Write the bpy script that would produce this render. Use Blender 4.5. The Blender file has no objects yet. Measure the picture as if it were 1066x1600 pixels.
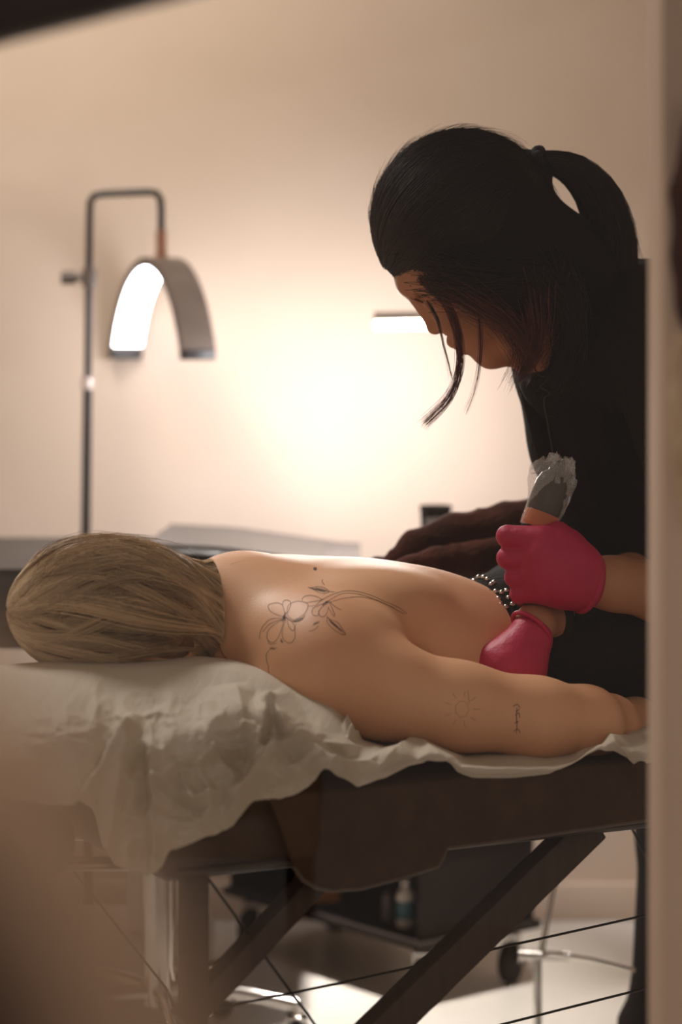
import bpy, bmesh, math, random
import numpy as np
from mathutils import Vector, Matrix
from mathutils.bvhtree import BVHTree

random.seed(4); rng = np.random.default_rng(7)
C = bpy.context.scene.collection
SC = bpy.context.scene

# ------------------------------------------------------------------ camera
H = 1.15                       # eye height (m)
F = 3778.0                     # focal length in px of a 1066 x 1600 frame
HZ = 540.0                     # horizon row
cam_d = bpy.data.cameras.new('camera'); cam = bpy.data.objects.new('camera', cam_d); C.objects.link(cam)
cam.location = (0, 0, H); cam.rotation_euler = (math.radians(90), 0, 0)
cam_d.sensor_fit = 'VERTICAL'; cam_d.sensor_height = 36; cam_d.lens = 85
cam_d.shift_y = -(800 - HZ) / 1600
cam_d.dof.use_dof = True; cam_d.dof.focus_distance = 2.92; cam_d.dof.aperture_fstop = 2.8
cam_d.clip_start = 0.05
SC.camera = cam
SC.view_settings.view_transform = 'Standard'; SC.view_settings.look = 'None'
SC.view_settings.gamma = 1; SC.view_settings.use_curve_mapping = False
SC.view_settings.exposure = 0.0

# ------------------------------------------------------------------ world (the front room's dim warm light)
w = bpy.data.worlds.new('world'); SC.world = w; w.use_nodes = True
w.node_tree.nodes['Background'].inputs[0].default_value = (1.0, 0.83, 0.72, 1)
w.node_tree.nodes['Background'].inputs[1].default_value = 0.29

def area(name, loc, to, sx, sy, power, col, spread=180):
    d = bpy.data.lights.new(name, 'AREA'); d.shape = 'RECTANGLE'; d.size = sx; d.size_y = sy
    d.energy = power; d.color = col; d.spread = math.radians(spread)
    o = bpy.data.objects.new(name, d); C.objects.link(o); o.location = loc
    o.rotation_euler = (Vector(to) - Vector(loc)).to_track_quat('-Z', 'Y').to_euler()
    return o
# ceiling panel of the treatment room, left of the frame
area('ceiling_light', (-0.75, 3.9, 2.6), (-0.35, 3.7, 0), 0.7, 0.4, 33, (1.0, 0.935, 0.86))
area('floor_fill_light', (0.30, 3.8, 2.65), (-0.12, 4.36, 0), 0.10, 0.10, 5.5, (1.0, 0.93, 0.86), 30)  # fill light added to brighten the floor behind the table
# fill light added behind the viewer for chair, jamb and client's front
area('front_fill_light', (-0.5, -0.8, 2.2), (0.0, 1.8, 0.9), 0.5, 0.5, 5.5, (1.0, 0.82, 0.68))

# ------------------------------------------------------------------ helpers
def P(px, py, D):
    return np.array([(px - 533) / F * D, D, H - (py - HZ) / F * D])
U = np.array([0.886, 0.463, 0.0]); V = np.array([-0.463, 0.886, 0.0]); P0 = np.array([-0.187, 2.5, 0.0])
def L(s, t, z): return P0 + s * U + t * V + np.array([0, 0, z])
def Dn(px):                     # distance of the table's near side along the ray of column px
    r = (px - 533) / F; s = (2.5 * r + .187) / (.886 - .463 * r); return 2.5 + .463 * s
def srgb(c):
    if isinstance(c, str): c = tuple(int(c[i:i+2], 16) for i in (0, 2, 4))
    return tuple(((v / 255) / 12.92 if v <= 10 else ((v / 255 + .055) / 1.055) ** 2.4) for v in c)

def mat(name, col, rough=.6, col2=None, nscale=8, bump=0, bscale=60, metal=0, sss=0, emit=None, estr=0,
        trans=0, alpha=1, sheen=0, coat=0, spec=.5, stretch=None, ior=1.45, bdetail=4):
    m = bpy.data.materials.new(name); m.use_nodes = True; nt = m.node_tree; b = nt.nodes['Principled BSDF']
    c = srgb(col); b.inputs['Base Color'].default_value = (*c, 1)
    b.inputs['Roughness'].default_value = rough; b.inputs['Metallic'].default_value = metal
    b.inputs['Specular IOR Level'].default_value = spec; b.inputs['IOR'].default_value = ior
    b.inputs['Transmission Weight'].default_value = trans; b.inputs['Alpha'].default_value = alpha
    b.inputs['Coat Weight'].default_value = coat
    if sheen: b.inputs['Sheen Weight'].default_value = sheen; b.inputs['Sheen Roughness'].default_value = .5
    if sss:
        b.inputs['Subsurface Weight'].default_value = sss; b.inputs['Subsurface Radius'].default_value = (1, .35, .18)
        b.inputs['Subsurface Scale'].default_value = .012
    if emit: b.inputs['Emission Color'].default_value = (*srgb(emit), 1); b.inputs['Emission Strength'].default_value = estr
    tc = nt.nodes.new('ShaderNodeTexCoord'); mp = nt.nodes.new('ShaderNodeMapping')
    nt.links.new(tc.outputs['Object'], mp.inputs[0])
    if stretch: mp.inputs['Scale'].default_value = stretch
    if col2:
        n = nt.nodes.new('ShaderNodeTexNoise'); n.inputs['Scale'].default_value = nscale; n.inputs['Detail'].default_value = 5
        nt.links.new(mp.outputs[0], n.inputs['Vector'])
        r = nt.nodes.new('ShaderNodeValToRGB'); r.color_ramp.elements[0].position = .3; r.color_ramp.elements[1].position = .7
        r.color_ramp.elements[0].color = (*c, 1); r.color_ramp.elements[1].color = (*srgb(col2), 1)
        nt.links.new(n.outputs['Fac'], r.inputs[0]); nt.links.new(r.outputs[0], b.inputs['Base Color'])
    if bump:
        n = nt.nodes.new('ShaderNodeTexNoise'); n.inputs['Scale'].default_value = bscale; n.inputs['Detail'].default_value = bdetail
        nt.links.new(mp.outputs[0], n.inputs['Vector'])
        bp = nt.nodes.new('ShaderNodeBump'); bp.inputs['Strength'].default_value = bump; bp.inputs['Distance'].default_value = .01
        nt.links.new(n.outputs['Fac'], bp.inputs['Height']); nt.links.new(bp.outputs[0], b.inputs['Normal'])
    return m

def link(name, me, m, parent=None):
    o = bpy.data.objects.new(name, me); C.objects.link(o)
    if m and not me.materials: me.materials.append(m)
    if parent:
        o.parent = parent; o.matrix_parent_inverse = parent.matrix_basis.inverted()
    return o
def mesh_from(name, verts, faces, smooth=True):
    me = bpy.data.meshes.new(name)
    verts = np.asarray(verts, dtype=np.float32); faces = np.asarray(faces, dtype=np.int32)
    n = faces.shape[1]
    me.vertices.add(len(verts)); me.vertices.foreach_set('co', verts.ravel())
    me.loops.add(faces.size); me.loops.foreach_set('vertex_index', faces.ravel())
    me.polygons.add(len(faces)); me.polygons.foreach_set('loop_start', np.arange(0, faces.size, n, dtype=np.int32))
    me.polygons.foreach_set('loop_total', np.full(len(faces), n, dtype=np.int32))
    me.update(calc_edges=True); me.validate()
    if smooth: me.polygons.foreach_set('use_smooth', np.ones(len(me.polygons), dtype=bool))
    return me
def bm_obj(name, bm, m, parent=None, smooth=True):
    me = bpy.data.meshes.new(name); bm.normal_update(); bm.to_mesh(me); bm.free()
    if smooth:
        me.polygons.foreach_set('use_smooth', np.ones(len(me.polygons), dtype=bool))
        try: me.set_sharp_from_angle(angle=math.radians(40))
        except Exception: pass
    return link(name, me, m, parent)
def thing(name, label, cat, loc=(0, 0, 0), group=None):
    o = bpy.data.objects.new(name, None); C.objects.link(o); o.location = Vector(loc); o.empty_display_size = .05
    o['label'] = label; o['category'] = cat
    if group: o['group'] = group
    return o
def tag(o, label, cat, group=None):
    o['label'] = label; o['category'] = cat
    if group: o['group'] = group
    return o

def add_box(bm, lo, hi, bev=0, seg=2, M=None):
    r = bmesh.ops.create_cube(bm, size=1); vs = r['verts']
    lo = Vector(lo); hi = Vector(hi); c = (lo + hi) / 2; d = hi - lo
    for v in vs: v.co = Vector((v.co.x * d.x + c.x, v.co.y * d.y + c.y, v.co.z * d.z + c.z))
    if bev:
        es = list({e for v in vs for e in v.link_edges})
        g = bmesh.ops.bevel(bm, geom=es, offset=bev, segments=seg, profile=.5, affect='EDGES')
        vs = list({v for f in g['faces'] for v in f.verts} | {v for v in vs if v.is_valid})
    if M is not None:
        for v in vs: v.co = M @ v.co
    return vs
def MT(org, ax=U, ay=V):
    m = Matrix.Identity(4)
    for i, a in enumerate((ax, ay, (0, 0, 1))):
        for j in range(3): m[j][i] = a[j]
    for j in range(3): m[j][3] = org[j]
    return m
def add_tube(bm, pts, r, seg=10, cap=True, flat=1.0):
    pts = [Vector(p) for p in pts]; rs = r if hasattr(r, '__len__') else [r] * len(pts)
    rings = []; ref = None
    for i, p in enumerate(pts):
        t = (pts[min(i + 1, len(pts) - 1)] - pts[max(i - 1, 0)]).normalized()
        if ref is None:
            ref = Vector((0, 0, 1)) if abs(t.z) < .9 else Vector((0, 1, 0))
        n = (ref - t * ref.dot(t)).normalized(); b = t.cross(n); ref = n
        rings.append([bm.verts.new(p + (n * math.cos(a) * flat + b * math.sin(a)) * rs[i]) for a in [2 * math.pi * k / seg for k in range(seg)]])
    for a, b in zip(rings, rings[1:]):
        for k in range(seg): bm.faces.new((a[k], a[(k + 1) % seg], b[(k + 1) % seg], b[k]))
    if cap: bm.faces.new(rings[0][::-1]); bm.faces.new(rings[-1])
def add_lathe(bm, prof, c, seg=28, M=None):
    rings = []
    for r, z in prof:
        rings.append([bm.verts.new((c[0] + r * math.cos(2 * math.pi * k / seg), c[1] + r * math.sin(2 * math.pi * k / seg), c[2] + z)) for k in range(seg)])
    for a, b in zip(rings, rings[1:]):
        for k in range(seg): bm.faces.new((a[k], a[(k + 1) % seg], b[(k + 1) % seg], b[k]))
    bm.faces.new(rings[0][::-1]); bm.faces.new(rings[-1])
    if M is not None:
        for ring in rings:
            for v in ring: v.co = M @ v.co
def spline(pts, n):
    pts = np.array(pts, float); k = len(pts); t = np.linspace(0, k - 1, n); out = []
    for x in t:
        i = min(int(x), k - 2); f = x - i
        p0, p1, p2, p3 = pts[max(i - 1, 0)], pts[i], pts[i + 1], pts[min(i + 2, k - 1)]
        out.append(.5 * ((2 * p1) + (-p0 + p2) * f + (2 * p0 - 5 * p1 + 4 * p2 - p3) * f * f + (-p0 + 3 * p1 - 3 * p2 + p3) * f ** 3))
    return np.array(out)
def tube_obj(name, pts, r, m, parent=None, seg=10):
    bm = bmesh.new(); add_tube(bm, pts, r, seg); return bm_obj(name, bm, m, parent)
def box_obj(name, lo, hi, m, parent=None, bev=.004, seg=2, M=None):
    bm = bmesh.new(); add_box(bm, lo, hi, bev, seg, M); return bm_obj(name, bm, m, parent)

# --- implicit surfaces --------------------------------------------------
class SDF:
    """smooth union of tapered capsules and ellipsoids, polygonised with surface nets"""
    def __init__(s, k=.02): s.pr = []; s.k = k
    def cone(s, a, ra, b, rb, k=None, sub=False, sq=None): s.pr.append(('c', np.array(a, float), ra, np.array(b, float), rb, k or s.k, sub)); return s
    def chain(s, pts, rs, k=None):
        for a, b, ra, rb in zip(pts, pts[1:], rs, rs[1:]): s.cone(a, ra, b, rb, k)
        return s
    def ell(s, c, r, R=None, k=None, sub=False): s.pr.append(('e', np.array(c, float), np.array(r, float), np.eye(3) if R is None else np.array(R), None, k or s.k, sub)); return s
    def bbox(s, p):
        if p[0] == 'c':
            lo = np.minimum(p[1] - p[2], p[3] - p[4]); hi = np.maximum(p[1] + p[2], p[3] + p[4])
        else:
            e = np.sqrt(((p[3] * p[2][:, None]) ** 2).sum(0)); lo = p[1] - e; hi = p[1] + e
        return lo, hi
    def mesh(s, name, res, smooth=2, disp=None):
        bb = [s.bbox(p) for p in s.pr if not p[6]]
        lo = np.min([b[0] for b in bb], 0) - 3 * res - .01; hi = np.max([b[1] for b in bb], 0) + 3 * res + .01
        n = np.ceil((hi - lo) / res).astype(int) + 1
        X = [(lo[i] + res * np.arange(n[i])).astype(np.float32) for i in range(3)]
        Fv = np.full(n, .05, np.float32)
        for p in s.pr:
            l, h = s.bbox(p); pad = p[5] * 1.2 + 3 * res
            i0 = np.clip(np.floor((l - pad - lo) / res).astype(int), 0, n); i1 = np.clip(np.ceil((h + pad - lo) / res).astype(int) + 1, 0, n)
            if np.any(i1 <= i0): continue
            sl = tuple(slice(a, b) for a, b in zip(i0, i1))
            G = np.stack(np.meshgrid(*[X[i][sl[i]] for i in range(3)], indexing='ij'), -1)
            if p[0] == 'c':
                ba = (p[3] - p[1]).astype(np.float32); pa = G - p[1].astype(np.float32)
                t = np.clip((pa @ ba) / max(float(ba @ ba), 1e-9), 0, 1)
                d = np.linalg.norm(pa - t[..., None] * ba, axis=-1) - (p[2] + (p[4] - p[2]) * t)
            else:
                q = (G - p[1].astype(np.float32)) @ p[3].T.astype(np.float32); r = p[2].astype(np.float32)
                k0 = np.linalg.norm(q / r, axis=-1); k1 = np.linalg.norm(q / (r * r), axis=-1)
                d = k0 * (k0 - 1) / np.maximum(k1, 1e-6)
            cur = Fv[sl]; k = p[5]
            if p[6]:
                hh = np.clip(.5 - .5 * (cur + d) / k, 0, 1); Fv[sl] = cur * (1 - hh) + (-d) * hh + k * hh * (1 - hh)
            else:
                hh = np.clip(.5 + .5 * (d - cur) / k, 0, 1); Fv[sl] = d * (1 - hh) + cur * hh - k * hh * (1 - hh)
        ins = Fv < 0
        cs = [(a, b, c) for a in (0, 1) for b in (0, 1) for c in (0, 1)]
        m = n - 1
        cnt = sum(ins[a:a + m[0], b:b + m[1], c:c + m[2]].astype(np.int8) for a, b, c in cs)
        mask = (cnt > 0) & (cnt < 8); idx = np.argwhere(mask)
        vals = np.stack([Fv[idx[:, 0] + a, idx[:, 1] + b, idx[:, 2] + c] for a, b, c in cs], 1)
        acc = np.zeros((len(idx), 3)); ct = np.zeros(len(idx))
        for i, a in enumerate(cs):
            for j, b in enumerate(cs):
                if j > i and sum(abs(a[q] - b[q]) for q in range(3)) == 1:
                    va, vb = vals[:, i], vals[:, j]; cr = (va < 0) != (vb < 0)
                    t = np.where(cr, va / np.where(cr, va - vb, 1), 0)
                    pt = np.array(a) + t[:, None] * (np.array(b) - np.array(a)); acc += pt * cr[:, None]; ct += cr
        vv = lo + (idx + acc / ct[:, None]) * res
        vid = np.full(m, -1, np.int32); vid[mask] = np.arange(len(idx))
        quads = []
        for ax in range(3):
            o1, o2 = [(1, 2), (2, 0), (0, 1)][ax]
            sa = [slice(1, -1)] * 3; sb = [slice(1, -1)] * 3; sa[ax] = slice(0, -1); sb[ax] = slice(1, None)
            A = ins[tuple(sa)]; B = ins[tuple(sb)]; e = np.argwhere(A != B)
            off = np.ones(3, int); off[ax] = 0; g = e + off
            f1 = np.zeros(3, int); f1[o1] = 1; f2 = np.zeros(3, int); f2[o2] = 1
            q = np.stack([vid[tuple((g - f1 - f2).T)], vid[tuple((g - f2).T)], vid[tuple(g.T)], vid[tuple((g - f1).T)]], 1)
            fl = A[tuple(e.T)]
            q[~fl] = q[~fl][:, ::-1]; quads.append(q)
        Q = np.concatenate(quads); Q = Q[(Q >= 0).all(1)]
        E = np.concatenate([Q[:, [0, 1]], Q[:, [1, 2]], Q[:, [2, 3]], Q[:, [3, 0]]])
        for _ in range(smooth):
            s_ = np.zeros_like(vv); c_ = np.zeros(len(vv))
            for k in range(3):
                s_[:, k] = np.bincount(E[:, 0], vv[E[:, 1], k], len(vv)) + np.bincount(E[:, 1], vv[E[:, 0], k], len(vv))
            c_ = np.bincount(E[:, 0], minlength=len(vv)) + np.bincount(E[:, 1], minlength=len(vv))
            vv = vv * .5 + .5 * s_ / np.maximum(c_, 1)[:, None]
        if disp is not None:
            vv = disp(vv)
        return mesh_from(name, vv, Q)
def sdf_obj(name, sdf, res, m, parent=None, smooth=2, disp=None):
    return link(name, sdf.mesh(name, res, smooth, disp), m, parent)

# --- value noise ---------------------------------------------------------
_lat = rng.random((64, 64))
def vn(x, y):
    x = np.asarray(x, float); y = np.asarray(y, float); xi = np.floor(x).astype(int); yi = np.floor(y).astype(int)
    fx = x - xi; fy = y - yi; fx = fx * fx * (3 - 2 * fx); fy = fy * fy * (3 - 2 * fy)
    g = lambda a, b: _lat[a % 64, b % 64]
    return (g(xi, yi) * (1 - fx) + g(xi + 1, yi) * fx) * (1 - fy) + (g(xi, yi + 1) * (1 - fx) + g(xi + 1, yi + 1) * fx) * fy
def ridge(x, y): return 1 - 2 * np.abs(vn(x, y) - .5)

# --- strands -------------------------------------------------------------
def strands(name, lines, r, m, parent, shade=None):
    """lines: (n,k,3); r: root radius; every strand a tapered three sided tube"""
    Ls = np.asarray(lines); n, k, _ = Ls.shape
    T = np.gradient(Ls, axis=1); T /= np.maximum(np.linalg.norm(T, axis=2, keepdims=True), 1e-9)
    ref = np.array([.31, .52, .79]); N = np.cross(T, ref); N /= np.maximum(np.linalg.norm(N, axis=2, keepdims=True), 1e-9)
    B = np.cross(T, N); tp = np.linspace(1, .25, k)[None, :, None] * (r if np.isscalar(r) else np.asarray(r)[:, None, None])
    vs = np.stack([Ls + (N * math.cos(a) + B * math.sin(a)) * tp for a in (0, 2.094, 4.189)], 2)   # n,k,3,3
    vi = np.arange(n * k * 3).reshape(n, k, 3); fs = []
    for j in range(3):
        j2 = (j + 1) % 3
        fs.append(np.stack([vi[:, :-1, j], vi[:, :-1, j2], vi[:, 1:, j2], vi[:, 1:, j]], -1).reshape(-1, 4))
    me = mesh_from(name, vs.reshape(-1, 3), np.concatenate(fs))
    if shade is None: shade = rng.random(n)
    at = me.attributes.new('shade', 'FLOAT', 'POINT'); at.data.foreach_set('value', np.repeat(np.asarray(shade, np.float32), k * 3))
    return link(name, me, m, parent)
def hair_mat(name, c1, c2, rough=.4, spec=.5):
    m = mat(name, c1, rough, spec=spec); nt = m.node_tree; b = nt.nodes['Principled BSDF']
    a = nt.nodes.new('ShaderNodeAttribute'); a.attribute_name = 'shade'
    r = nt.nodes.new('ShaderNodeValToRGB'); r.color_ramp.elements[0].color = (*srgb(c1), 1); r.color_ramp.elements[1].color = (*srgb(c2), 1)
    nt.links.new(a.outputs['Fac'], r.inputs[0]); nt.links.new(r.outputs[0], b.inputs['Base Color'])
    return m

# ------------------------------------------------------------------ materials
M_wall = mat('wall_plaster', 'd0bba8', .85, 'c8b29d', 2.5, .12, 6)
M_jamb = mat('jamb_paint', 'd8bfaa', .8, 'cdb39e', 3)
M_floor = mat('floor_tile', 'd8d2ca', .28, 'cfc8be', 3)
M_ceil = mat('ceiling_paint', 'e0d8cc', .9, 'd6cdc0', 3)
M_dark = mat('dark_metal', '2a2522', .45, '322c28', 12)
M_black = mat('black_plastic', '261f1b', .7, '2c2420', 15, spec=.15)
M_beam = mat('dark_wood', '1d1512', .6, '281c17', 14, .2, 40)
M_grey = mat('lamp_grey', '6a5d54', .45, '5f534b', 20)
M_glow = mat('led_diffuser', 'ffffff', .5, emit='f4f6ff', estr=11)
M_glow2 = mat('led_bar', 'ffffff', .5, emit='fff4e6', estr=14)
M_copper = mat('copper_joint', 'a87a62', .35, 'b78a70', 20, metal=.8)
M_white = mat('white_enamel', 'd9d0c6', .4, 'cfc5ba', 8)
M_chrome = mat('chrome', 'd8d4d0', .15, 'c8c4c0', 20, metal=1)
M_vinyl = mat('grey_vinyl', '2c2826', .45, '3a3533', 6, .1, 120)
M_pad = mat('brown_vinyl', '3b2e27', .5, '423329', 7, .15, 150)
M_felt = mat('brown_fleece', '4b3a2d', .95, '423226', 30, .35, 260, spec=.2)
M_coat = mat('brown_fur_fabric', '50291b', .9, '361b12', 18, .4, 160, spec=.2)
M_leg = mat('brown_leg', '46362d', .55, '3c2e26', 14, stretch=(8, 8, 1), bump=.1, bscale=30)
M_cable = mat('cable_black', '1c1715', .5, '241e1b', 20)
M_skin = mat('skin_light', 'e3b28a', .5, 'dba37c', 9, .06, 420, sss=.12, spec=.55)
M_skin2 = mat('skin_tan', 'b98462', .48, 'ad7858', 10, .05, 350, sss=.1)
M_lip = mat('lip', '9a5748', .45, '8d4d40', 20)
M_glove = mat('pink_glove', 'c22a55', .5, 'b4234b', 14, .18, 70, sss=.05, spec=.5)
M_shirt = mat('black_shirt', '231d1a', .95, '1b1614', 9, .3, 130, spec=.15)
M_trous = mat('black_trousers', '1d1918', .95, '241f1d', 12, .3, 150, spec=.1)
M_stud = mat('stud_steel', 'cfcac2', .2, 'bdb8b0', 40, metal=1)
M_hairD = hair_mat('black_hair', '1a1412', '2e1e19', .42)
M_hairR = hair_mat('red_brown_hair', '3a1c17', '7a3a30', .45)
M_capD = mat('hair_mass_dark', '14100e', .85, '1a1412', 30, .15, 90, spec=.2)
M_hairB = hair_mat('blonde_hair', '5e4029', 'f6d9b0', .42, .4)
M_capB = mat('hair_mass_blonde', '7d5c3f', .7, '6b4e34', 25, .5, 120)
M_ink = mat('tattoo_ink', '3a2c2a', .7, '4a3630', 40, alpha=.42)
M_ink2 = mat('tattoo_ink_faint', '5a4038', .7, '6a4a40', 40, alpha=.22)
M_gold = mat('gold_chain', 'c9a25e', .25, 'b8914e', 30, metal=1)
M_pen = mat('machine_grey', '4b4743', .35, '58534e', 20)
M_band = mat('peach_tape', 'cf7f56', .5, 'b96c48', 30)

# paper sheet: thin, a little light passes through
M_paper = mat('nonwoven_paper', 'd6cbb8', .7, 'dfd5c4', 4, .22, 330)
nt = M_paper.node_tree; b = nt.nodes['Principled BSDF']; tr = nt.nodes.new('ShaderNodeBsdfTranslucent'); tr.inputs[0].default_value = (*srgb('d6c6aa'), 1)
mx = nt.nodes.new('ShaderNodeMixShader'); mx.inputs[0].default_value = .22
nt.links.new(b.outputs[0], mx.inputs[1]); nt.links.new(tr.outputs[0], mx.inputs[2]); nt.links.new(mx.outputs[0], nt.nodes['Material Output'].inputs[0])
# cling film
M_film = bpy.data.materials.new('cling_film'); M_film.use_nodes = True; nt = M_film.node_tree
b = nt.nodes['Principled BSDF']; b.inputs['Base Color'].default_value = (.9, .88, .85, 1); b.inputs['Roughness'].default_value = .12
tp = nt.nodes.new('ShaderNodeBsdfTransparent'); mx = nt.nodes.new('ShaderNodeMixShader'); mx.inputs[0].default_value = .26
nn = nt.nodes.new('ShaderNodeTexNoise'); nn.inputs['Scale'].default_value = 60; mr = nt.nodes.new('ShaderNodeMapRange')
mr.inputs['To Min'].default_value = .1; mr.inputs['To Max'].default_value = .42
nt.links.new(nn.outputs['Fac'], mr.inputs['Value']); nt.links.new(mr.outputs[0], mx.inputs[0])
nt.links.new(tp.outputs[0], mx.inputs[1]); nt.links.new(b.outputs[0], mx.inputs[2]); nt.links.new(mx.outputs[0], nt.nodes['Material Output'].inputs[0])

# ------------------------------------------------------------------ room
def structure(o): o['kind'] = 'structure'; return o
WY = 4.85
structure(box_obj('floor', (-2.2, -1.0, -.06), (2.0, WY, 0), M_floor, bev=0))
structure(box_obj('wall_back', (-2.2, WY, -.06), (2.0, WY + .1, 2.7), M_wall, bev=0))
structure(box_obj('wall_left', (-2.3, 1.9, -.06), (-2.2, WY + .1, 2.7), M_wall, bev=0))
structure(box_obj('wall_right', (1.9, 1.9, -.06), (2.0, WY, 2.7), M_wall, bev=0))
structure(box_obj('ceiling', (-2.3, 1.9, 2.7), (2.0, WY + .1, 2.78), M_ceil, bev=0))
structure(box_obj('baseboard_back', (-2.2, WY - .018, 0), (1.9, WY, .075), M_wall, bev=.003))
# doorway jamb on the right, the camera looks past it
JD = 2.0; jx = (1036 - 533) / F * JD
structure(box_obj('trim_1', (jx, JD, -.06), (jx + .14, JD + .10, 2.7), M_jamb, bev=.006, seg=3))
# dark beam above on the left
bm = bmesh.new(); a = P(-120, 84, 1.55); c = P(330, -28, 1.55)
d = (c - a) / np.linalg.norm(c - a); nrm = np.array([-d[2], 0, d[0]])
Mb = Matrix.Identity(4)
for j in range(3): Mb[j][0] = d[j]; Mb[j][1] = (0, 1, 0)[j]; Mb[j][2] = nrm[j]; Mb[j][3] = a[j]
add_box(bm, (-.6, 0, 0), (.9, .05, .22), .006, 2, Mb)
structure(bm_obj('trim_2', bm, M_beam))

# clear glass pane of the treatment room, the camera looks through it
M_glass = bpy.data.materials.new('clear_glass'); M_glass.use_nodes = True; nt = M_glass.node_tree
tp = nt.nodes.new('ShaderNodeBsdfTransparent'); gb = nt.nodes.new('ShaderNodeBsdfGlossy'); gb.inputs['Roughness'].default_value = .02
mx = nt.nodes.new('ShaderNodeMixShader'); mx.inputs[0].default_value = .020
nt.links.new(tp.outputs[0], mx.inputs[1]); nt.links.new(gb.outputs[0], mx.inputs[2]); nt.links.new(mx.outputs[0], nt.nodes['Material Output'].inputs[0])
structure(box_obj('window_1', (-2.2, 1.9, 0), (jx + .14, 1.904, 2.69), M_glass, bev=0))

# ------------------------------------------------------------------ foreground: coat on the jamb and chair shape added for the haze
t = thing('hanging_coat', 'dark brown coat hanging on the beige door jamb at right edge', 'coat', P(1085, 480, JD - .03))
s_ = SDF(.01)
s_.chain([P(1086, 205, JD - .03), P(1080, 300, JD - .03), P(1082, 400, JD - .03), P(1086, 470, JD - .03)], [.010, .0165, .0165, .015])
s_.chain([P(1100, 190, JD - .025), P(1110, 320, JD - .025), P(1115, 480, JD - .025)], [.014, .024, .03])
sdf_obj('coat_body', s_, .004, M_coat, t, 2)
bm = bmesh.new(); add_tube(bm, spline([P(1088, 165, JD), P(1088, 168, JD - .03), P(1088, 195, JD - .034)], 8), .003, 8); bm_obj('hook', bm, M_chrome, t)
sc = thing('hanging_scarf', 'cream scarf hanging below the brown coat on the jamb', 'scarf', P(1075, 800, JD - .02))
s_ = SDF(.006)
s_.chain([P(1086, 515, JD - .02), P(1066, 530, JD - .022), P(1056, 570, JD - .02), P(1058, 620, JD - .02), P(1072, 680, JD - .02), P(1082, 760, JD - .02)], [.005, .0045, .0045, .0048, .005, .005])
s_.chain([P(1052, 610, JD - .01), P(1054, 680, JD - .01), P(1064, 760, JD - .01), P(1076, 830, JD - .01)], [.004, .0045, .0045, .0035])
sdf_obj('scarf_cloth', s_, .0025, mat('cream_scarf', 'd8bf9f', .9, 'c4a98a', 40, .3, 120), sc, 1)
# haze at lower left: made-up chair shape near the lens, out of focus
M_haze = mat('haze_peach', 'd0b296', .9, 'c4a68b', 20, .2, 200)
M_haze_dark = mat('haze_brown', '3a271c', .6, '442f22', 14, .2, 60)
ch = thing('haze_chair', 'made-up blurred beige chair shape added as haze at lower left edge', 'chair', (-.2, .5, 0))
CD = .38
bm = bmesh.new()
outl = [P(-700, 940, CD), P(-120, 940, CD), P(-30, 970, CD), P(50, 1050, CD), P(120, 1160, CD), P(195, 1290, CD), P(265, 1440, CD), P(320, 1600, CD), P(365, 1800, CD), P(380, 2400, CD), P(-700, 2400, CD)]
fr = [bm.verts.new(p) for p in outl]; f = bm.faces.new(fr)
r = bmesh.ops.extrude_face_region(bm, geom=[f]); bmesh.ops.translate(bm, vec=(0, -.05, 0), verts=[v for v in r['geom'] if isinstance(v, bmesh.types.BMVert)])
bmesh.ops.recalc_face_normals(bm, faces=bm.faces); bmesh.ops.bevel(bm, geom=list(bm.edges), offset=.008, segments=3, affect='EDGES')
bm_obj('haze_chair_back', bm, M_haze, ch)
bm = bmesh.new()
outl = [P(-700, 1300, CD - .055), P(-80, 1260, CD - .055), P(20, 1370, CD - .055), P(90, 1500, CD - .055), P(150, 1640, CD - .055), P(180, 2300, CD - .055), P(-700, 2300, CD - .055)]
f = bm.faces.new([bm.verts.new(p) for p in outl]); r = bmesh.ops.extrude_face_region(bm, geom=[f])
bmesh.ops.translate(bm, vec=(0, -.012, 0), verts=[v for v in r['geom'] if isinstance(v, bmesh.types.BMVert)]); bmesh.ops.recalc_face_normals(bm, faces=bm.faces)
bm_obj('haze_corner_panel', bm, M_haze_dark, ch)  # dark panel added for the darker corner of the haze
box_obj('seat', (-.40, -.08, .42), (-.03, .38, .50), M_haze, ch, .02, 3)
for x in (-.37, -.06):
    for y in (-.04, .34): tube_obj('leg', [(x, y, .43), (x, y, 0)], [.02, .014], M_leg, ch)

# ------------------------------------------------------------------ background couch
bd = thing('treatment_couch', 'grey vinyl treatment couch with white column base by the back wall', 'couch', (-.4, 4.3, 0))
bm = bmesh.new()
def rslab(bm, x0, x1, y0, y1, z0, z1, rc, bev):
    pts = []
    for (cx_, cy_, a0) in ((x1 - rc, y0 + rc, -90), (x1 - rc, y1 - rc, 0), (x0 + rc, y1 - rc, 90), (x0 + rc, y0 + rc, 180)):
        for k in range(9): a = math.radians(a0 + 90 * k / 8); pts.append((cx_ + rc * math.cos(a), cy_ + rc * math.sin(a)))
    b_ = [bm.verts.new((x, y, z0)) for x, y in pts]; t_ = [bm.verts.new((x, y, z1)) for x, y in pts]; n = len(pts)
    fb = bm.faces.new(b_[::-1]); ft = bm.faces.new(t_)
    for i in range(n): bm.faces.new((b_[i], b_[(i + 1) % n], t_[(i + 1) % n], t_[i]))
    es = list(set(fb.edges) | set(ft.edges)); bmesh.ops.bevel(bm, geom=es, offset=bev, segments=4, profile=.5, affect='EDGES')
rslab(bm, -1.3, .035, 3.95, 4.6, .69, .785, .12, .04); bm_obj('mattress', bm, M_vinyl, bd)
bm = bmesh.new()   # raised end cushion
sec = [(-.34, .785), (-.33, .818), (-.20, .812), (-.02, .787)]
fr = [bm.verts.new((x, 4.05, z)) for x, z in sec]; bk = [bm.verts.new((x, 4.52, z)) for x, z in sec]
bm.faces.new(fr); bm.faces.new(bk[::-1])
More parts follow.
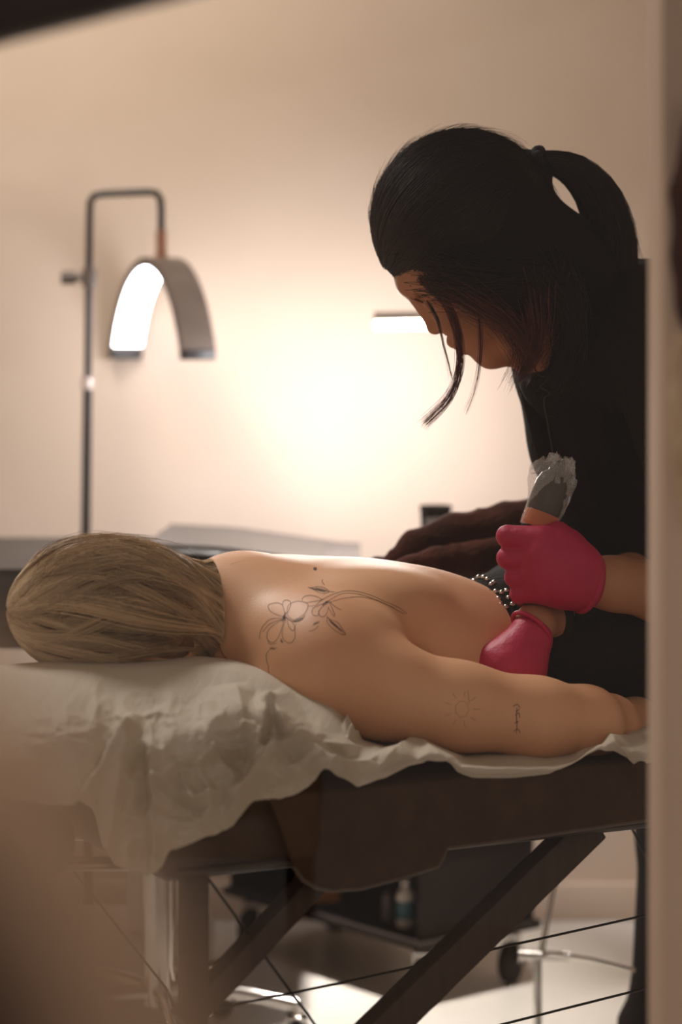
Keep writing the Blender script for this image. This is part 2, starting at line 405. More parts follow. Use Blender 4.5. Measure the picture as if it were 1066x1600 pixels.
for i in range(4): bm.faces.new((fr[i], bk[i], bk[(i + 1) % 4], fr[(i + 1) % 4]))
bmesh.ops.recalc_face_normals(bm, faces=bm.faces); bmesh.ops.bevel(bm, geom=list(bm.edges), offset=.012, segments=3, affect='EDGES')
bm_obj('wedge_cushion', bm, mat('black_vinyl', '2a2624', .4, '302c2a', 9), bd)
box_obj('frame', (-1.15, 4.05, .64), (-.12, 4.5, .69), M_dark, bd)
box_obj('lift_column', (-.385, 4.30, .10), (-.315, 4.42, .64), M_white, bd, .012, 3)
box_obj('lift_column', (-.30, 4.32, .10), (-.262, 4.42, .64), M_white, bd, .008, 3)
box_obj('floor_base', (-1.05, 4.24, .0), (-.24, 4.55, .10), M_white, bd, .02, 3)
for i in range(3):
    a = P(225 + 16 * i, 1482, 4.2); tube_obj('chrome_rail', [a, a + np.array([.085, -.18, -.06])], .006, M_chrome, bd)
# caster wheels of the couch
def caster(parent, x, y, z0=0.0, R=.03, m=None, fork=True):
    bm = bmesh.new(); add_lathe(bm, [(R * .45, -.011), (R * .95, -.010), (R, -.006), (R, .006), (R * .95, .010), (R * .45, .011)], (0, 0, 0), 20,
                              Matrix.Translation((x, y, z0 + R)) @ Matrix.Rotation(math.pi / 2, 4, 'Y') @ Matrix.Rotation(.5, 4, 'X'))
    w_ = bm_obj('caster', bm, m or M_black, parent)
    bm = bmesh.new()
    for sx in (-.016, .016): add_box(bm, (x + sx - .002, y - .012, z0 + R), (x + sx + .002, y + .012, z0 + R * 2.2), .001, 1)
    add_box(bm, (x - .018, y - .012, z0 + R * 2.15), (x + .018, y + .012, z0 + R * 2.35), .002, 1)
    add_tube(bm, [(x, y, z0 + R * 2.3), (x, y, z0 + R * 3.1)], .007, 10)
    o = bm_obj('fork', bm, M_chrome, w_); return w_

# ------------------------------------------------------------------ rolling stool behind the table
st = thing('rolling_stool', 'chrome rolling stool base on black casters below the massage table', 'stool', (-.26, 3.75, 0))
hub = np.array([-.30, 3.93, .10])
tube_obj('gas_column', [hub + [0, 0, -.02], hub + [0, 0, .2], hub + [0, 0, .42]], [.028, .028, .016], M_chrome, st, 16)
bm = bmesh.new(); add_lathe(bm, [(.02, 0), (.15, .005), (.165, .03), (.16, .055), (.13, .07)], hub + [0, 0, .40], 28); bm_obj('seat', bm, M_black, st)
for k in range(5):
    a = math.radians(72 * k - 78); e = hub + np.array([math.cos(a) * .23, math.sin(a) * .23, -.015])
    lg = tube_obj('leg', spline([hub, hub + (e - hub) * .5 + [0, 0, .012], e], 8), [.014] * 4 + [.012] * 4, M_chrome, st)
    caster(lg, e[0], e[1], 0.0, .029)

# ------------------------------------------------------------------ black trolley
TB = np.array([.139, 4.19, 0]); EA = np.array([-.63, .777, 0]); EB = np.array([.777, .63, 0]); TL, TW = .56, .27
tr_ = thing('tool_trolley', 'black rolling trolley with open shelves behind the massage table', 'trolley', TB + EA * .25 + EB * .13)
MTr = MT(TB, EB, EA)          # local x across the side panel, local y along the open front
box_obj('side_panel', (0, 0, .10), (TW, .015, .62), M_black, tr_, .004, 2, MTr)
box_obj('side_panel', (0, TL - .015, .10), (TW, TL, .62), M_black, tr_, .004, 2, MTr)
box_obj('back_panel', (TW - .012, .015, .10), (TW, TL - .015, .62), M_black, tr_, .002, 1, MTr)
for z in (.10, .30, .61): box_obj('shelf', (-.01, -.01, z), (TW + .01, TL + .01, z + .016), M_black, tr_, .004, 2, MTr)
dr = box_obj('drawer', (-.004, .02, .44), (.02, TL - .02, .60), M_black, tr_, .004, 2, MTr)
box_obj('handle', (-.016, .15, .54), (-.004, .35, .552), M_chrome, dr, .003, 2, MTr)
for a_, b_ in ((.03, .03), (.03, TL - .03), (TW - .03, .03), (TW - .03, TL - .03)):
    q_ = TB + EB * a_ + EA * b_; caster(tr_, q_[0], q_[1], 0, .038)
cs = box_obj('black_case', (.02, .012, .628), (.25, .20, .72), M_black, None, .008, 3, MTr)
tag(cs, 'low black case on the trolley under the black tumbler', 'case')
# things standing on it
def bottle(px, py, D, h, r, body, cap_, lab, ty='bottle', lbl=None):
    p = P(px, py, D); p[2] = .117
    o = thing('bottle', lab, 'bottle', p, 'bottles on the lower trolley shelf')
    bm = bmesh.new(); add_lathe(bm, [(r * .9, 0), (r, .004), (r, h * .66), (r * .75, h * .76), (r * .42, h * .82), (r * .42, h * .85)], p, 20); bm_obj('bottle_body', bm, body, o)
    bm = bmesh.new(); add_lathe(bm, [(r * .5, h * .84), (r * .5, h * .98), (r * .42, h)], p, 16); bm_obj('cap', bm, cap_, o)
    if lbl:
        bm = bmesh.new(); add_lathe(bm, [(r * 1.02, h * .18), (r * 1.02, h * .55)], p, 20); bm_obj('paper_label', bm, lbl, o)
bottle(634, 1410, 4.30, .085, .017, mat('bottle_white', 'cfc8bd', .4, 'c4bcb0', 20), M_white, 'white bottle with teal label on the lower trolley shelf', lbl=mat('teal_label', '3e6a72', .5, '34606a', 30))
bottle(664, 1410, 4.27, .070, .012, mat('bottle_cream', 'b5a792', .4, 'a89a86', 20), M_chrome, 'small cream bottle right of the teal labelled one', lbl=None)
bottle(606, 1410, 4.34, .062, .010, mat('bottle_grey', '6d655c', .4, '605850', 20), M_black, 'small grey bottle left of the teal labelled one')
# black tumbler
cp = np.array([(681 - 533) / F * 4.30, 4.30, .722]); cz = .722
cup = thing('tumbler', 'black tapered tumbler with a faint grey print standing beyond the reddish brown garment', 'cup', cp)
k_ = 4.30 / F
bm = bmesh.new(); add_lathe(bm, [(17 * k_, 0), (18 * k_, .002), (24.5 * k_, .136), (25.5 * k_, .139), (25.5 * k_, .144), (23 * k_, .144), (16 * k_, .01)], cp, 28)
bm_obj('cup_body', bm, M_black, cup)
# its print is unreadable: a faint grey band on the front
bm = bmesh.new(); pr = []
for k in range(9):
    a = math.radians(-90 + (k - 4) * 11)
    pr.append([bm.verts.new((cp[0] + rr * k_ * math.cos(a), cp[1] + rr * k_ * math.sin(a), cz + zz)) for rr, zz in ((23.9, .112), (24.3, .124))])
for a, b in zip(pr, pr[1:]): bm.faces.new((a[0], b[0], b[1], a[1]))
bm_obj('printed_band', bm, mat('grey_print', '5c5450', .7, '3a332f', 260), cup)

# chrome stand at right
sd = thing('chrome_stand', 'thin chrome stand with a long foot rod right of the trolley', 'stand', (.3, 3.9, 0))
tube_obj('upright', [P(846, 1490, 3.85), P(872, 1350, 3.85), P(905, 1170, 3.85)], .0045, M_chrome, sd)
tube_obj('foot_rod', [P(846, 1488, 3.85), P(925, 1500, 3.7), P(990, 1516, 3.6)], .0042, M_chrome, sd)
bm = bmesh.new(); a = P(840, 1492, 3.85); add_tube(bm, [a + [-.03, 0, 0], a + [.05, -.01, 0]], .008, 10); add_tube(bm, [a, [a[0], a[1], 0.02]], .007, 10); bm_obj('joint', bm, M_chrome, sd)

# orange box on the floor behind
ob = TB + EA * .36 + EB * .06
tag(box_obj('orange_box', (ob[0] - .04, ob[1] - .03, .117), (ob[0] + .04, ob[1] + .03, .165), mat('orange_card', 'b8742c', .6, 'a86a28', 10), None, .006), 'small orange box on the lower trolley shelf', 'box')

# ------------------------------------------------------------------ arch lamp
LD = 4.66
lp = thing('arch_floor_lamp', 'half-moon arch led floor lamp on a thin dark pole at left', 'lamp', (P(133, 840, LD)[0], LD, 0))
pts = [P(133, 1500, LD), P(134, 840, LD), P(137, 600, LD), P(140, 340, LD), P(141, 315, LD), P(147, 306, LD), P(160, 303, LD), P(232, 300, LD), P(245, 302, LD), P(251, 312, LD), P(252, 330, LD), P(252, 362, LD)]
pts[0][2] = .02
bm = bmesh.new(); add_tube(bm, pts[2:], .0072, 12); bm_obj('upper_pole', bm, M_dark, lp)
bm = bmesh.new(); add_tube(bm, pts[:3], .0092, 12); bm_obj('lower_pole', bm, M_dark, lp)
bm = bmesh.new(); add_lathe(bm, [(.16, 0), (.16, .012), (.15, .018), (.02, .022)], (pts[0][0], LD, 0), 32); bm_obj('base_plate', bm, M_dark, lp)
tube_obj('collar', [P(137, 590, LD), P(137, 608, LD)], .0125, mat('pearl_collar', 'e0d0c6', .2, 'd2c0b6', 20, metal=.3), lp)
bm = bmesh.new(); add_tube(bm, [P(139, 420, LD), P(139, 448, LD)], .014, 12); add_tube(bm, [P(139, 434, LD), P(118, 434, LD)], .006, 10); bm_obj('clamp', bm, M_grey, lp)
tube_obj('knob', [P(119, 434, LD), P(96, 434, LD)], [.013, .013], M_grey, lp, 14)
tube_obj('joint', [P(252, 360, LD), P(252, 392, LD), P(252, 404, LD)], [.0105, .0105, .013], M_copper, lp, 14)
# arch: parametric band. plane contains e1 (far-left to near-right) and z; width along e2
ang = math.radians(65); e1 = np.array([math.cos(ang), -math.sin(ang), 0]); e2 = np.array([math.sin(ang), math.cos(ang), 0])
apex = P(250, 402, LD); R1 = .205; hgt = .178; W2 = .033; A0 = math.radians(24)
def arch_pt(a, inset):
    # flared arch: a segment of a circle less than a half, stretched in height
    x = -math.cos(a) / math.cos(A0) * R1; z = (math.sin(a) - math.sin(A0)) / (1 - math.sin(A0)) * hgt
    tx = math.sin(a) / math.cos(A0) * R1; tz = math.cos(a) / (1 - math.sin(A0)) * hgt; l = math.hypot(tx, tz)
    x += inset * tz / l; z -= inset * tx / l
    return apex + e1 * x + np.array([0, 0, z - hgt])
def band(bm, r_in, r_out, a0, a1, w2, n=36, zc=0.0):
    rings = []
    for i in range(n + 1):
        a = a0 + (a1 - a0) * i / n; rr = []
        for ro, sgn in ((r_out, -1), (r_out, 1), (r_in, 1), (r_in, -1)):
            p = arch_pt(a, R1 - ro) + e2 * sgn * w2
            rr.append(bm.verts.new(p))
        rings.append(rr)
    for a, b in zip(rings, rings[1:]):
        for k in range(4): bm.faces.new((a[k], a[(k + 1) % 4], b[(k + 1) % 4], b[k]))
    bm.faces.new(rings[0][::-1]); bm.faces.new(rings[-1]); bmesh.ops.recalc_face_normals(bm, faces=bm.faces)
bm = bmesh.new(); band(bm, R1 - .018, R1, A0, math.pi - A0, W2); bm_obj('arch_shell', bm, M_grey, lp)
bm = bmesh.new(); band(bm, R1 - .022, R1 - .0175, A0 + .05, math.pi - A0 - .05, W2 - .003); bm_obj('led_strip', bm, M_glow, lp)
for a in (A0, math.pi - A0):
    p = arch_pt(a, .009)
    box_obj('end_cap', (-.011, -W2, -.016), (.011, W2, .004), M_dark, lp, .003, 2, MT(p, e1, e2))

# ------------------------------------------------------------------ led bar behind the artist's face
BD = 4.32
bl = thing('led_bar_lamp', 'slim glowing led bar lamp in front of the artist\'s nose', 'lamp', P(640, 502, BD))
a = P(584, 501, BD); b_ = P(800, 497, BD)
dx = (b_ - a); ln = np.linalg.norm(dx); dx = dx / ln; Mx = MT(a, dx, np.array([0, 1, 0]))
box_obj('housing', (0, -.012, 0), (ln, .012, .0165), M_grey, bl, .003, 2, Mx)
box_obj('led_tube', (.001, -.011, -.0165), (ln - .001, .011, 0), M_glow2, bl, .003, 2, Mx)
tube_obj('arm', [a + dx * ln * .9, P(860, 480, BD + .05), P(900, 560, WY - .03)], .008, M_dark, bl)
q = P(900, 560, WY - .02); box_obj('wall_bracket', tuple(q - [.03, .004, .04]), tuple(q + [.03, .02, .04]), M_dark, bl, .004)
mid = P(600, 512, BD)
area('led_bar_light_wall', mid + [-.03, .03, -.05], (-.04, WY, .80), .22, .03, 5.2, (.93, .93, 1), 160)
area('led_bar_light_front', mid + [-.02, -.03, -.03], (.02, 3.55, .3), .30, .04, 5.2, (1, .94, .88), 170)

# ------------------------------------------------------------------ massage table
TT = .668
tb = thing('massage_table', 'folding massage table with brown padded top on slanted legs', 'massage table', L(.9, .3, 0))
MTb = MT(P0)
bm = bmesh.new(); add_box(bm, (0, 0, TT - .078), (1.9, .62, TT - .004), .024, 4, MTb); bm_obj('padded_top', bm, M_pad, tb)
bm = bmesh.new(); add_tube(bm, [L(.02, -.001, TT - .066), L(1.88, -.001, TT - .066)], .003, 8); bm_obj('piping', bm, M_pad, tb)
bm = bmesh.new(); add_box(bm, (.05, .10, TT - .098), (1.85, .52, TT - .078), .004, 2, MTb); bm_obj('wood_frame', bm, M_leg, tb)
bm = bmesh.new(); add_box(bm, (-.40, .02, TT - .065), (-.075, .40, TT + .005), .03, 5, MTb); bm_obj('headrest', bm, M_pad, tb)
bm = bmesh.new()
for t_ in (.14, .32): add_tube(bm, [L(-.2, t_, TT - .06), L(.05, t_, TT - .085)], .008, 10)
bm_obj('headrest_bracket', bm, M_chrome, tb)
for t_ in (.035, .585):
    # upright end leg, brace and the long slanted leg, each a board
    def board(name, a, b, w, th):
        a = np.array(a); b = np.array(b); ax = (b - a); l = np.linalg.norm(ax); ax = ax / l
        sd_ = V; up = np.cross(ax, sd_); bm = bmesh.new()
        Mx = Matrix.Identity(4)
        for j in range(3): Mx[j][0] = ax[j]; Mx[j][1] = sd_[j]; Mx[j][2] = up[j]; Mx[j][3] = a[j]
        add_box(bm, (0, -th / 2, -w / 2), (l, th / 2, w / 2), .003, 2, Mx); return bm_obj(name, bm, M_leg, tb)
    def onp(px, py, t):          # point on the vertical plane at offset t seen along (px,py)
        r = (px - 533) / F; o = P0 + t * V; s = (o[1] * r - o[0]) / (.886 - .463 * r); D = o[1] + .463 * s
        return P(px, py, D)
    if t_ < .1:
        a = onp(303, 1350, t_); board('leg', a, a + [0, 0, -a[2] + .0], .026, .026)
        board('brace', onp(500, 1365, t_), onp(285, 1598, t_), .026, .03)
        a = onp(925, 1285, t_); e = onp(590, 1612, t_) - a; board('leg', a, a + e * (a[2] / -e[2]), .040, .03)
        ref_pts = [onp(303, 1350, t_), onp(500, 1365, t_), onp(285, 1598, t_), onp(925, 1285, t_), onp(590, 1612, t_)]
    else:
        off = V * .55
        a = ref_pts[0] + off; board('leg', a, a + [0, 0, -a[2]], .026, .026); a = onp(925, 1285, .035)
        board('leg', a + V * .55 + U * 1.2, (a + V * .55 + U * 1.2) * [1, 1, 0] + U * .05, .032, .028)
for pl in ([P(322, 1368, 2.56), P(500, 1612, 2.64)], [P(300, 1584, 2.58), P(560, 1530, 2.75), P(1010, 1430, 3.05)],
           [P(740, 1612, 2.78), P(1010, 1544, 2.98)], [P(85, 1325, 3.05), P(262, 1548, 3.1)], [P(975, 1270, 3.2), P(1030, 1380, 3.25)]):
    tube_obj('tension_cable', pl, .0016, M_cable, tb, 6)

# ------------------------------------------------------------------ client (prone)
def RotM(ax, ay, az): return np.array([ax, ay, az])
RU = RotM(U, V, np.array([0, 0, 1.]))
cl = thing('person', 'blonde person lying face down with bare tattooed back on the massage table', 'person', L(.5, .33, TT))
s_ = SDF(.035)
s_.ell(L(.31, .335, .785), (.125, .165, .098), RU, .05)
s_.ell(L(.42, .335, .782), (.16, .145, .104), RU, .05)
s_.ell(L(.53, .335, .768), (.12, .130, .082), RU, .05)
s_.ell(L(.46, .25, .735), (.17, .06, .06), RU, .04)
# neck and head
s_.cone(P(285, 958, 2.85), .050, P(380, 952, 2.93), .060, .05)
s_.cone(P(360, 960, 2.90), .045, P(475, 1035, 2.80), .050, .05)
s_.cone(P(360, 945, 2.96), .042, P(420, 928, 3.08), .040, .05)
s_.ell(P(195, 965, 2.79), (.090, .070, .072), RU, .03)
s_.ell(P(200, 1005, 2.78), (.075, .062, .070), RU, .03)
# shoulders and scapulae
s_.ell(L(.30, .185, .79), (.085, .075, .066), RU, .045)
s_.ell(L(.29, .48, .765), (.075, .07, .06), RU, .045)
s_.ell(L(.395, .25, .838), (.075, .05, .036), RU, .035)
s_.ell(L(.37, .42, .84), (.075, .06, .036), RU, .035)
# near arm, lying along the side
s_.chain([P(505, 1056, 2.765), P(600, 1078, 2.775), P(720, 1104, 2.785), P(840, 1122, 2.80), P(915, 1130, 2.835)], [.064, .054, .0485, .0445, .041], .02)
s_.chain([P(915, 1130, 2.84), P(950, 1133, 2.92), P(992, 1126, 3.03), P(1012, 1118, 3.10)], [.041, .034, .027, .025], .02)
# near hand
s_.ell(P(1022, 1114, 3.15), (.045, .035, .014), None, .015)
for k, (dy, dz) in enumerate(((0, 0), (6, .02), (11, .04), (15, .06))):
    s_.chain([P(1030, 1112, 3.15 + dz * .5), P(1060, 1114 + dy * .5, 3.17 + dz), P(1082, 1122 + dy * .5, 3.18 + dz)], [.009, .008, .007], .006)
s_.chain([P(1010, 1116, 3.12), P(1030, 1126, 3.10), P(1045, 1132, 3.10)], [.011, .010, .008], .008)
# far arm, stretched along the far side
s_.chain([L(.30, .50, .77), L(.42, .545, .735), L(.60, .56, .725), L(.80, .54, .72), L(.86, .53, .715)], [.055, .047, .042, .03, .03], .02)
# folds: spine, armpit
s_.cone(L(.42, .335, .905), .008, L(.62, .335, .874), .012, .02, True)
s_.cone(P(585, 1008, 2.83), .006, P(650, 1045, 2.86), .010, .03, True)
body = sdf_obj('body', s_, .0048, M_skin, cl, 3)
dgv = body.data
def bvh_of(o):
    me = o.data; n = len(me.vertices); co = np.empty(n * 3, np.float32); me.vertices.foreach_get('co', co)
    return BVHTree.FromPolygons([tuple(c) for c in co.reshape(-1, 3)], [tuple(p.vertices) for p in me.polygons])
bv = bvh_of(body)
CAM = Vector((0, 0, H))
def hit(px, py, tree=None, off=.0004):
    d = (Vector(P(px, py, 3.0)) - CAM).normalized(); h = (tree or bv).ray_cast(CAM, d)
    if h[0] is None: return None, None
    n = h[1] if h[1].dot(d) < 0 else -h[1]
    return h[0] + n * off, n

def ink(name, polylines, wpx, m, parent, n=None):
    """thin ink ribbons lying on the skin"""
    vs = []; fs = []
    for pl in polylines:
        p = spline(pl, n or max(6, int(sum(np.linalg.norm(np.diff(np.array(pl, float), axis=0), axis=1)) / 2.5)))
        tg = np.gradient(p, axis=0); tg /= np.maximum(np.linalg.norm(tg, axis=1, keepdims=True), 1e-6); nm = np.stack([-tg[:, 1], tg[:, 0]], 1)
        prev = None; N = len(p)
        for i in range(N):
            ww = wpx * (.55 + .45 * math.sin(math.pi * min(1, (i + .6) / N)))
            A, _ = hit(*(p[i] + nm[i] * ww / 2)); B, _ = hit(*(p[i] - nm[i] * ww / 2))
            if A is None or B is None or (A - B).length > .02: prev = None; continue
            vs += [A, B]; cur = len(vs) - 2
            if prev is not None and (vs[prev] - A).length < .03: fs.append((prev, prev + 1, cur + 1, cur))
            prev = cur
    if fs: return link(name, mesh_from(name, [tuple(v) for v in vs], fs), m, parent)
def z1(pts):   # crop (380,870) scale 3.807
    return [(380 + x / 3.807, 870 + y / 3.807) for x, y in pts]
flower = [z1(p) for p in [
 [(245,360),(170,330),(150,290),(200,275),(235,290),(250,350)], [(235,290),(240,265),(265,258),(285,280),(262,340)],
 [(262,340),(270,290),(320,265),(375,275),(385,300),(360,345),(300,375),(262,345)],
 [(240,365),(170,370),(130,400),(105,440),(98,490)], [(235,370),(160,400),(115,450)],
 [(240,370),(190,400),(150,440),(145,490),(180,510),(215,470),(245,375)], [(255,375),(235,430),(240,490),(280,515),(305,490),(310,460),(300,400),(262,370)],
 [(262,372),(275,420),(300,440),(315,400)], [(262,362),(300,385),(350,375),(370,345)], [(290,388),(330,382),(365,352)],
 [(225,485),(232,505),(240,512)], [(150,500),(160,520),(200,515)], [(375,275),(410,268),(450,262),(480,250)],
 [(385,295),(430,290),(460,265),(520,230),(600,205),(680,208),(760,230),(840,265),(920,300),(975,340)],
 [(470,285),(520,255),(590,220),(680,222),(760,245),(850,285),(960,342)], [(520,270),(600,248),(700,240),(800,262),(900,305)],
 [(350,265),(360,240),(400,230),(440,240),(470,255)], [(385,183),(410,185),(440,178),(480,185),(512,208),(480,220),(440,210),(410,190)],
 [(385,183),(430,195),(512,208),(545,210)], [(485,170),(470,150),(475,135)],
 [(500,270),(450,290),(415,310),(415,345),(445,350),(450,320)], [(505,275),(470,300),(450,330),(460,355),(490,350),(510,300)],
 [(515,275),(530,310),(545,345),(535,350),(505,300)], [(520,275),(550,300),(585,318)], [(500,355),(520,375),(560,390),(590,430),(608,465),(570,455),(530,425),(500,390),(500,355)],
 [(500,360),(545,405),(608,465)], [(412,408),(440,395),(455,385)], [(390,448),(430,430),(450,412)],
 [(165,545),(140,580),(142,620),(155,660)], [(150,660),(155,700),(158,725)], [(160,540),(185,550),(205,540)]]]
shade_l = [z1(p) for p in [[(245,345),(250,380)], [(235,355),(265,365)], [(240,370),(255,330)], [(250,360),(230,385)], [(490,268),(525,272)],
 [(505,265),(470,290)], [(400,187),(490,210)], [(430,186),(500,205)], [(520,385),(590,445)], [(510,375),(560,420)], [(225,495),(235,510)], [(165,545),(190,545)], [(420,400),(450,388)], [(300,385),(355,365)]]]
ink('flower_tattoo', flower, 1.5, M_ink, cl)
for pl_ in shade_l: ink('shading_mark', [pl_], 3.2, M_ink, cl)
sunl = [[(722 + 11 * math.cos(a), 1108 + 13 * math.sin(a)) for a in np.linspace(0, 6.3, 14)]]
for k in range(9):
    a = k * .698; sunl.append([(722 + 17 * math.cos(a), 1108 + 19 * math.sin(a)), (722 + 29 * math.cos(a), 1108 + 29 * math.sin(a))])
sunl.append([(731, 1078), (733, 1100)])
ink('sun_tattoo', sunl, 1.4, M_ink2, cl, 8)
ink('script_tattoo', [[(808,1106),(807,1120),(808,1132),(807,1146)], [(802,1104),(808,1101),(813,1106)], [(805,1118),(811,1114),(812,1122)], [(804,1130),(811,1127)], [(803,1143),(809,1139),(813,1145)], [(812,1108),(806,1112)]], 2.0, M_ink, cl, 10)
ink('mole', [[(490, 889), (495, 889)]], 4.5, mat('mole_brown', '5a3424', .6, '4f2c1e', 30), cl, 6)
# necklace
npts = []
for p in spline([(330, 985), (340, 1000), (347, 1018), (356, 1030), (364, 1040)], 16):
    h_, n_ = hit(*p)
    if h_ is not None: npts.append(h_ + n_ * .001)
if len(npts) > 3: tube_obj('necklace', npts, .0009, M_gold, cl, 6)

# trousers
s_ = SDF(.03)
s_.ell(L(.63, .335, .768), (.16, .142, .088), RU, .03)
s_.ell(L(.72, .345, .775), (.125, .170, .098), RU, .04)
for t_ in (.26, .44):
    s_.ell(L(.75, t_, .79), (.10, .085, .082), RU, .03)
    s_.chain([L(.80, t_, .765), L(1.2, t_, .745), L(1.6, t_, .735)], [.085, .062, .048], .03)
s_.ell(L(.30, .335, .77), (.245, .5, .5), RU, .006, True)
trou = sdf_obj('trousers', s_, .006, M_trous, cl, 2)
tbv = bvh_of(trou)
bm = bmesh.new(); bmesh.ops.create_icosphere(bm, subdivisions=2, radius=.0038)
sme = bpy.data.meshes.new('stud'); bm.to_mesh(sme); bm.free(); sme.materials.append(M_stud)
sme.polygons.foreach_set('use_smooth', np.ones(len(sme.polygons), dtype=bool))
for (x, y) in [(732,901),(739,900),(748,897),(756,896),(748,903),(756,903),(762,906),(772,911),(768,914),(764,926),(775,925),(784,927),(792,924),(783,946),(791,949),(801,945),(779,936),(795,935),(847,1022),(850,1029),(838,1060),(853,1058),(720,905),(741,909),(905,1070)]:
    h_, n_ = hit(x, y, tbv, .0005)
    if h_ is None: continue
    o = bpy.data.objects.new('stud', sme); C.objects.link(o); o.parent = trou; o.matrix_parent_inverse = Matrix.Identity(4); o.location = h_

# hair of the client
hc = P(172, 950, 2.78); au = np.array([math.cos(.28), math.sin(.28), -.02]); au /= np.linalg.norm(au)
av = np.cross([0, 0, 1.], au); av /= np.linalg.norm(av); aw = np.cross(au, av)
RH = RotM(au, av, aw); RA, RB, RC = .118, .092, .074
s_ = SDF(.03); s_.ell(hc, (RA - .006, RB - .008, RC - .007), RH)
s_.ell(P(285, 958, 2.84), (.035, .044, .038), RH, .03)
s_.ell(P(205, 1010, 2.78), (.07, .058, .042), RH, .03)
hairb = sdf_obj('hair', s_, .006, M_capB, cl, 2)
def client_strands(n, lift, r):
    out = []; sh = []
    K = 16
    ncl = 150; cph = rng.random(ncl) * 2 * math.pi; csh = rng.random(ncl); clift = rng.random(ncl); cst = rng.normal(0, .12, ncl)
    for i in range(n):
        c = rng.integers(ncl); ph = cph[c] + rng.normal(0, .05); tt = np.linspace(0, 1, K)
        th = math.pi * (.012 + .05 * clift[c] * rng.random() + (.90 - .06 * rng.random()) * tt)
        tw = ph + 2.2 * cst[c] * np.sin(tt * 3) + .5 * (tt ** 2) * math.sin(ph) - .55 * np.sin(tt * math.pi * 1.15) + .26 * np.sin(tt * 5 + csh[c] * 6)
        lf = 1 + lift + .17 * (clift[c] - .25) * np.sin(tt * math.pi) + .012 * rng.normal() + .018 * np.sin(tt * 7 + clift[c] * 9)
        x = -np.cos(th) * RA * (1 + lift * .4); grow = 1 + .0 * tt
        p = hc + x[:, None] * au + (np.sin(th) * np.cos(tw) * RB * lf)[:, None] * av + (np.sin(th) * np.sin(tw) * RC * lf)[:, None] * aw
        # towards the nape the hair widens and lies on the neck
        nap = P(298, 960, 2.86); k = np.clip((tt - .55) / .45, 0, 1)[:, None] ** 1.5
        ring = nap + (np.cos(tw) * .066)[:, None] * av * (1 + .12 * clift[c]) + (np.sin(tw) * .060)[:, None] * aw * (1 + .12 * clift[c]) + ((tt - .8) * .12)[:, None] * au
        p = p * (1 - k) + ring * k
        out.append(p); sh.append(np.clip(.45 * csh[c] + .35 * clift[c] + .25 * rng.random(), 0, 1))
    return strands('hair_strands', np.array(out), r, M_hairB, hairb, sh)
client_strands(9000, .02, .00065)
def fly(n, base, r, m, parent, name='flyaway_hair'): return strands(name, np.array(base), r, m, parent)
fl = []
for i in range(260):
    ph = rng.uniform(.2, 2.6); tt = np.linspace(0, 1, 12); th = math.pi * (rng.uniform(.2, .5) + rng.uniform(.2, .4) * tt)
    lf = 1.04 + rng.uniform(.02, .16) * np.sin(tt * math.pi) + rng.normal(0, .01); tw = ph + rng.normal(0, .3) * tt
    fl.append(hc + (-np.cos(th) * RA * lf)[:, None] * au + (np.sin(th) * np.cos(tw) * RB * lf)[:, None] * av + (np.sin(th) * np.sin(tw) * RC * lf)[:, None] * aw)
for i in range(70):
    a = P(rng.uniform(255, 325), rng.uniform(890, 915), 2.88); q = a + np.array([rng.normal(0, .012), rng.normal(0, .02), rng.uniform(.002, .018)]); e = q + np.array([rng.uniform(0, .02), 0, rng.uniform(-.02, .004)])
    fl.append(spline([a, q, e], 12))
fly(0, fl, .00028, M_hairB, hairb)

# ------------------------------------------------------------------ pillow
s_ = SDF(.03)
Rp = RU
s_.ell(L(.0, .27, .725), (.24, .14, .052), Rp, .04).ell(L(.10, .26, .72), (.15, .13, .045), Rp, .04).ell(L(-.12, .27, .725), (.15, .13, .045), Rp, .04)
pw = sdf_obj('pillow', s_, .008, mat('pillow_cotton', 'd2c8b8', .9, 'c8bdac', 10), None, 2)
tag(pw, 'soft pillow wrapped in the paper sheet under the client\'s head', 'pillow')

# ------------------------------------------------------------------ paper sheet over pillow and table
def interp(tab, x):
    t_ = np.array(tab, float); return np.interp(x, t_[:, 0], t_[:, 1])
def smooth1(a, k=7):
    return np.convolve(np.pad(a, k // 2, mode='edge'), np.ones(k) / k, 'valid')
NX, NY = 560, 190
xs = np.linspace(-60, 1090, NX)
y_top = smooth1(interp([(-60,1056),(0,1050),(100,1042),(200,1039),(310,1035),(365,1042),(420,1058),(470,1084),(520,1106),(545,1130),(570,1152),(620,1158),(650,1160),(700,1174),(760,1188),(850,1192),(900,1186),(950,1160),(1000,1128),(1090,1120)], xs), 9)
y_edge = smooth1(interp([(-60,1246),(40,1246),(120,1256),(150,1268),(160,1320),(180,1350),(215,1362),(245,1371),(256,1352),(266,1328),(300,1318),(335,1304),(372,1278),(395,1252),(412,1246),(440,1246),(470,1236),(505,1212),(530,1224),(560,1230),(600,1216),(640,1194),(668,1188),(700,1200),(740,1213),(800,1213),(860,1207),(900,1188),(935,1174),(960,1176),(985,1192),(1030,1190),(1090,1180)], xs), 5)
Dnear = np.array([Dn(x) for x in xs])
D_top = Dnear + interp([(-60,.22),(150,.19),(310,.17),(420,.13),(545,.09),(700,.085),(900,.06),(1000,.14),(1090,.16)], xs)
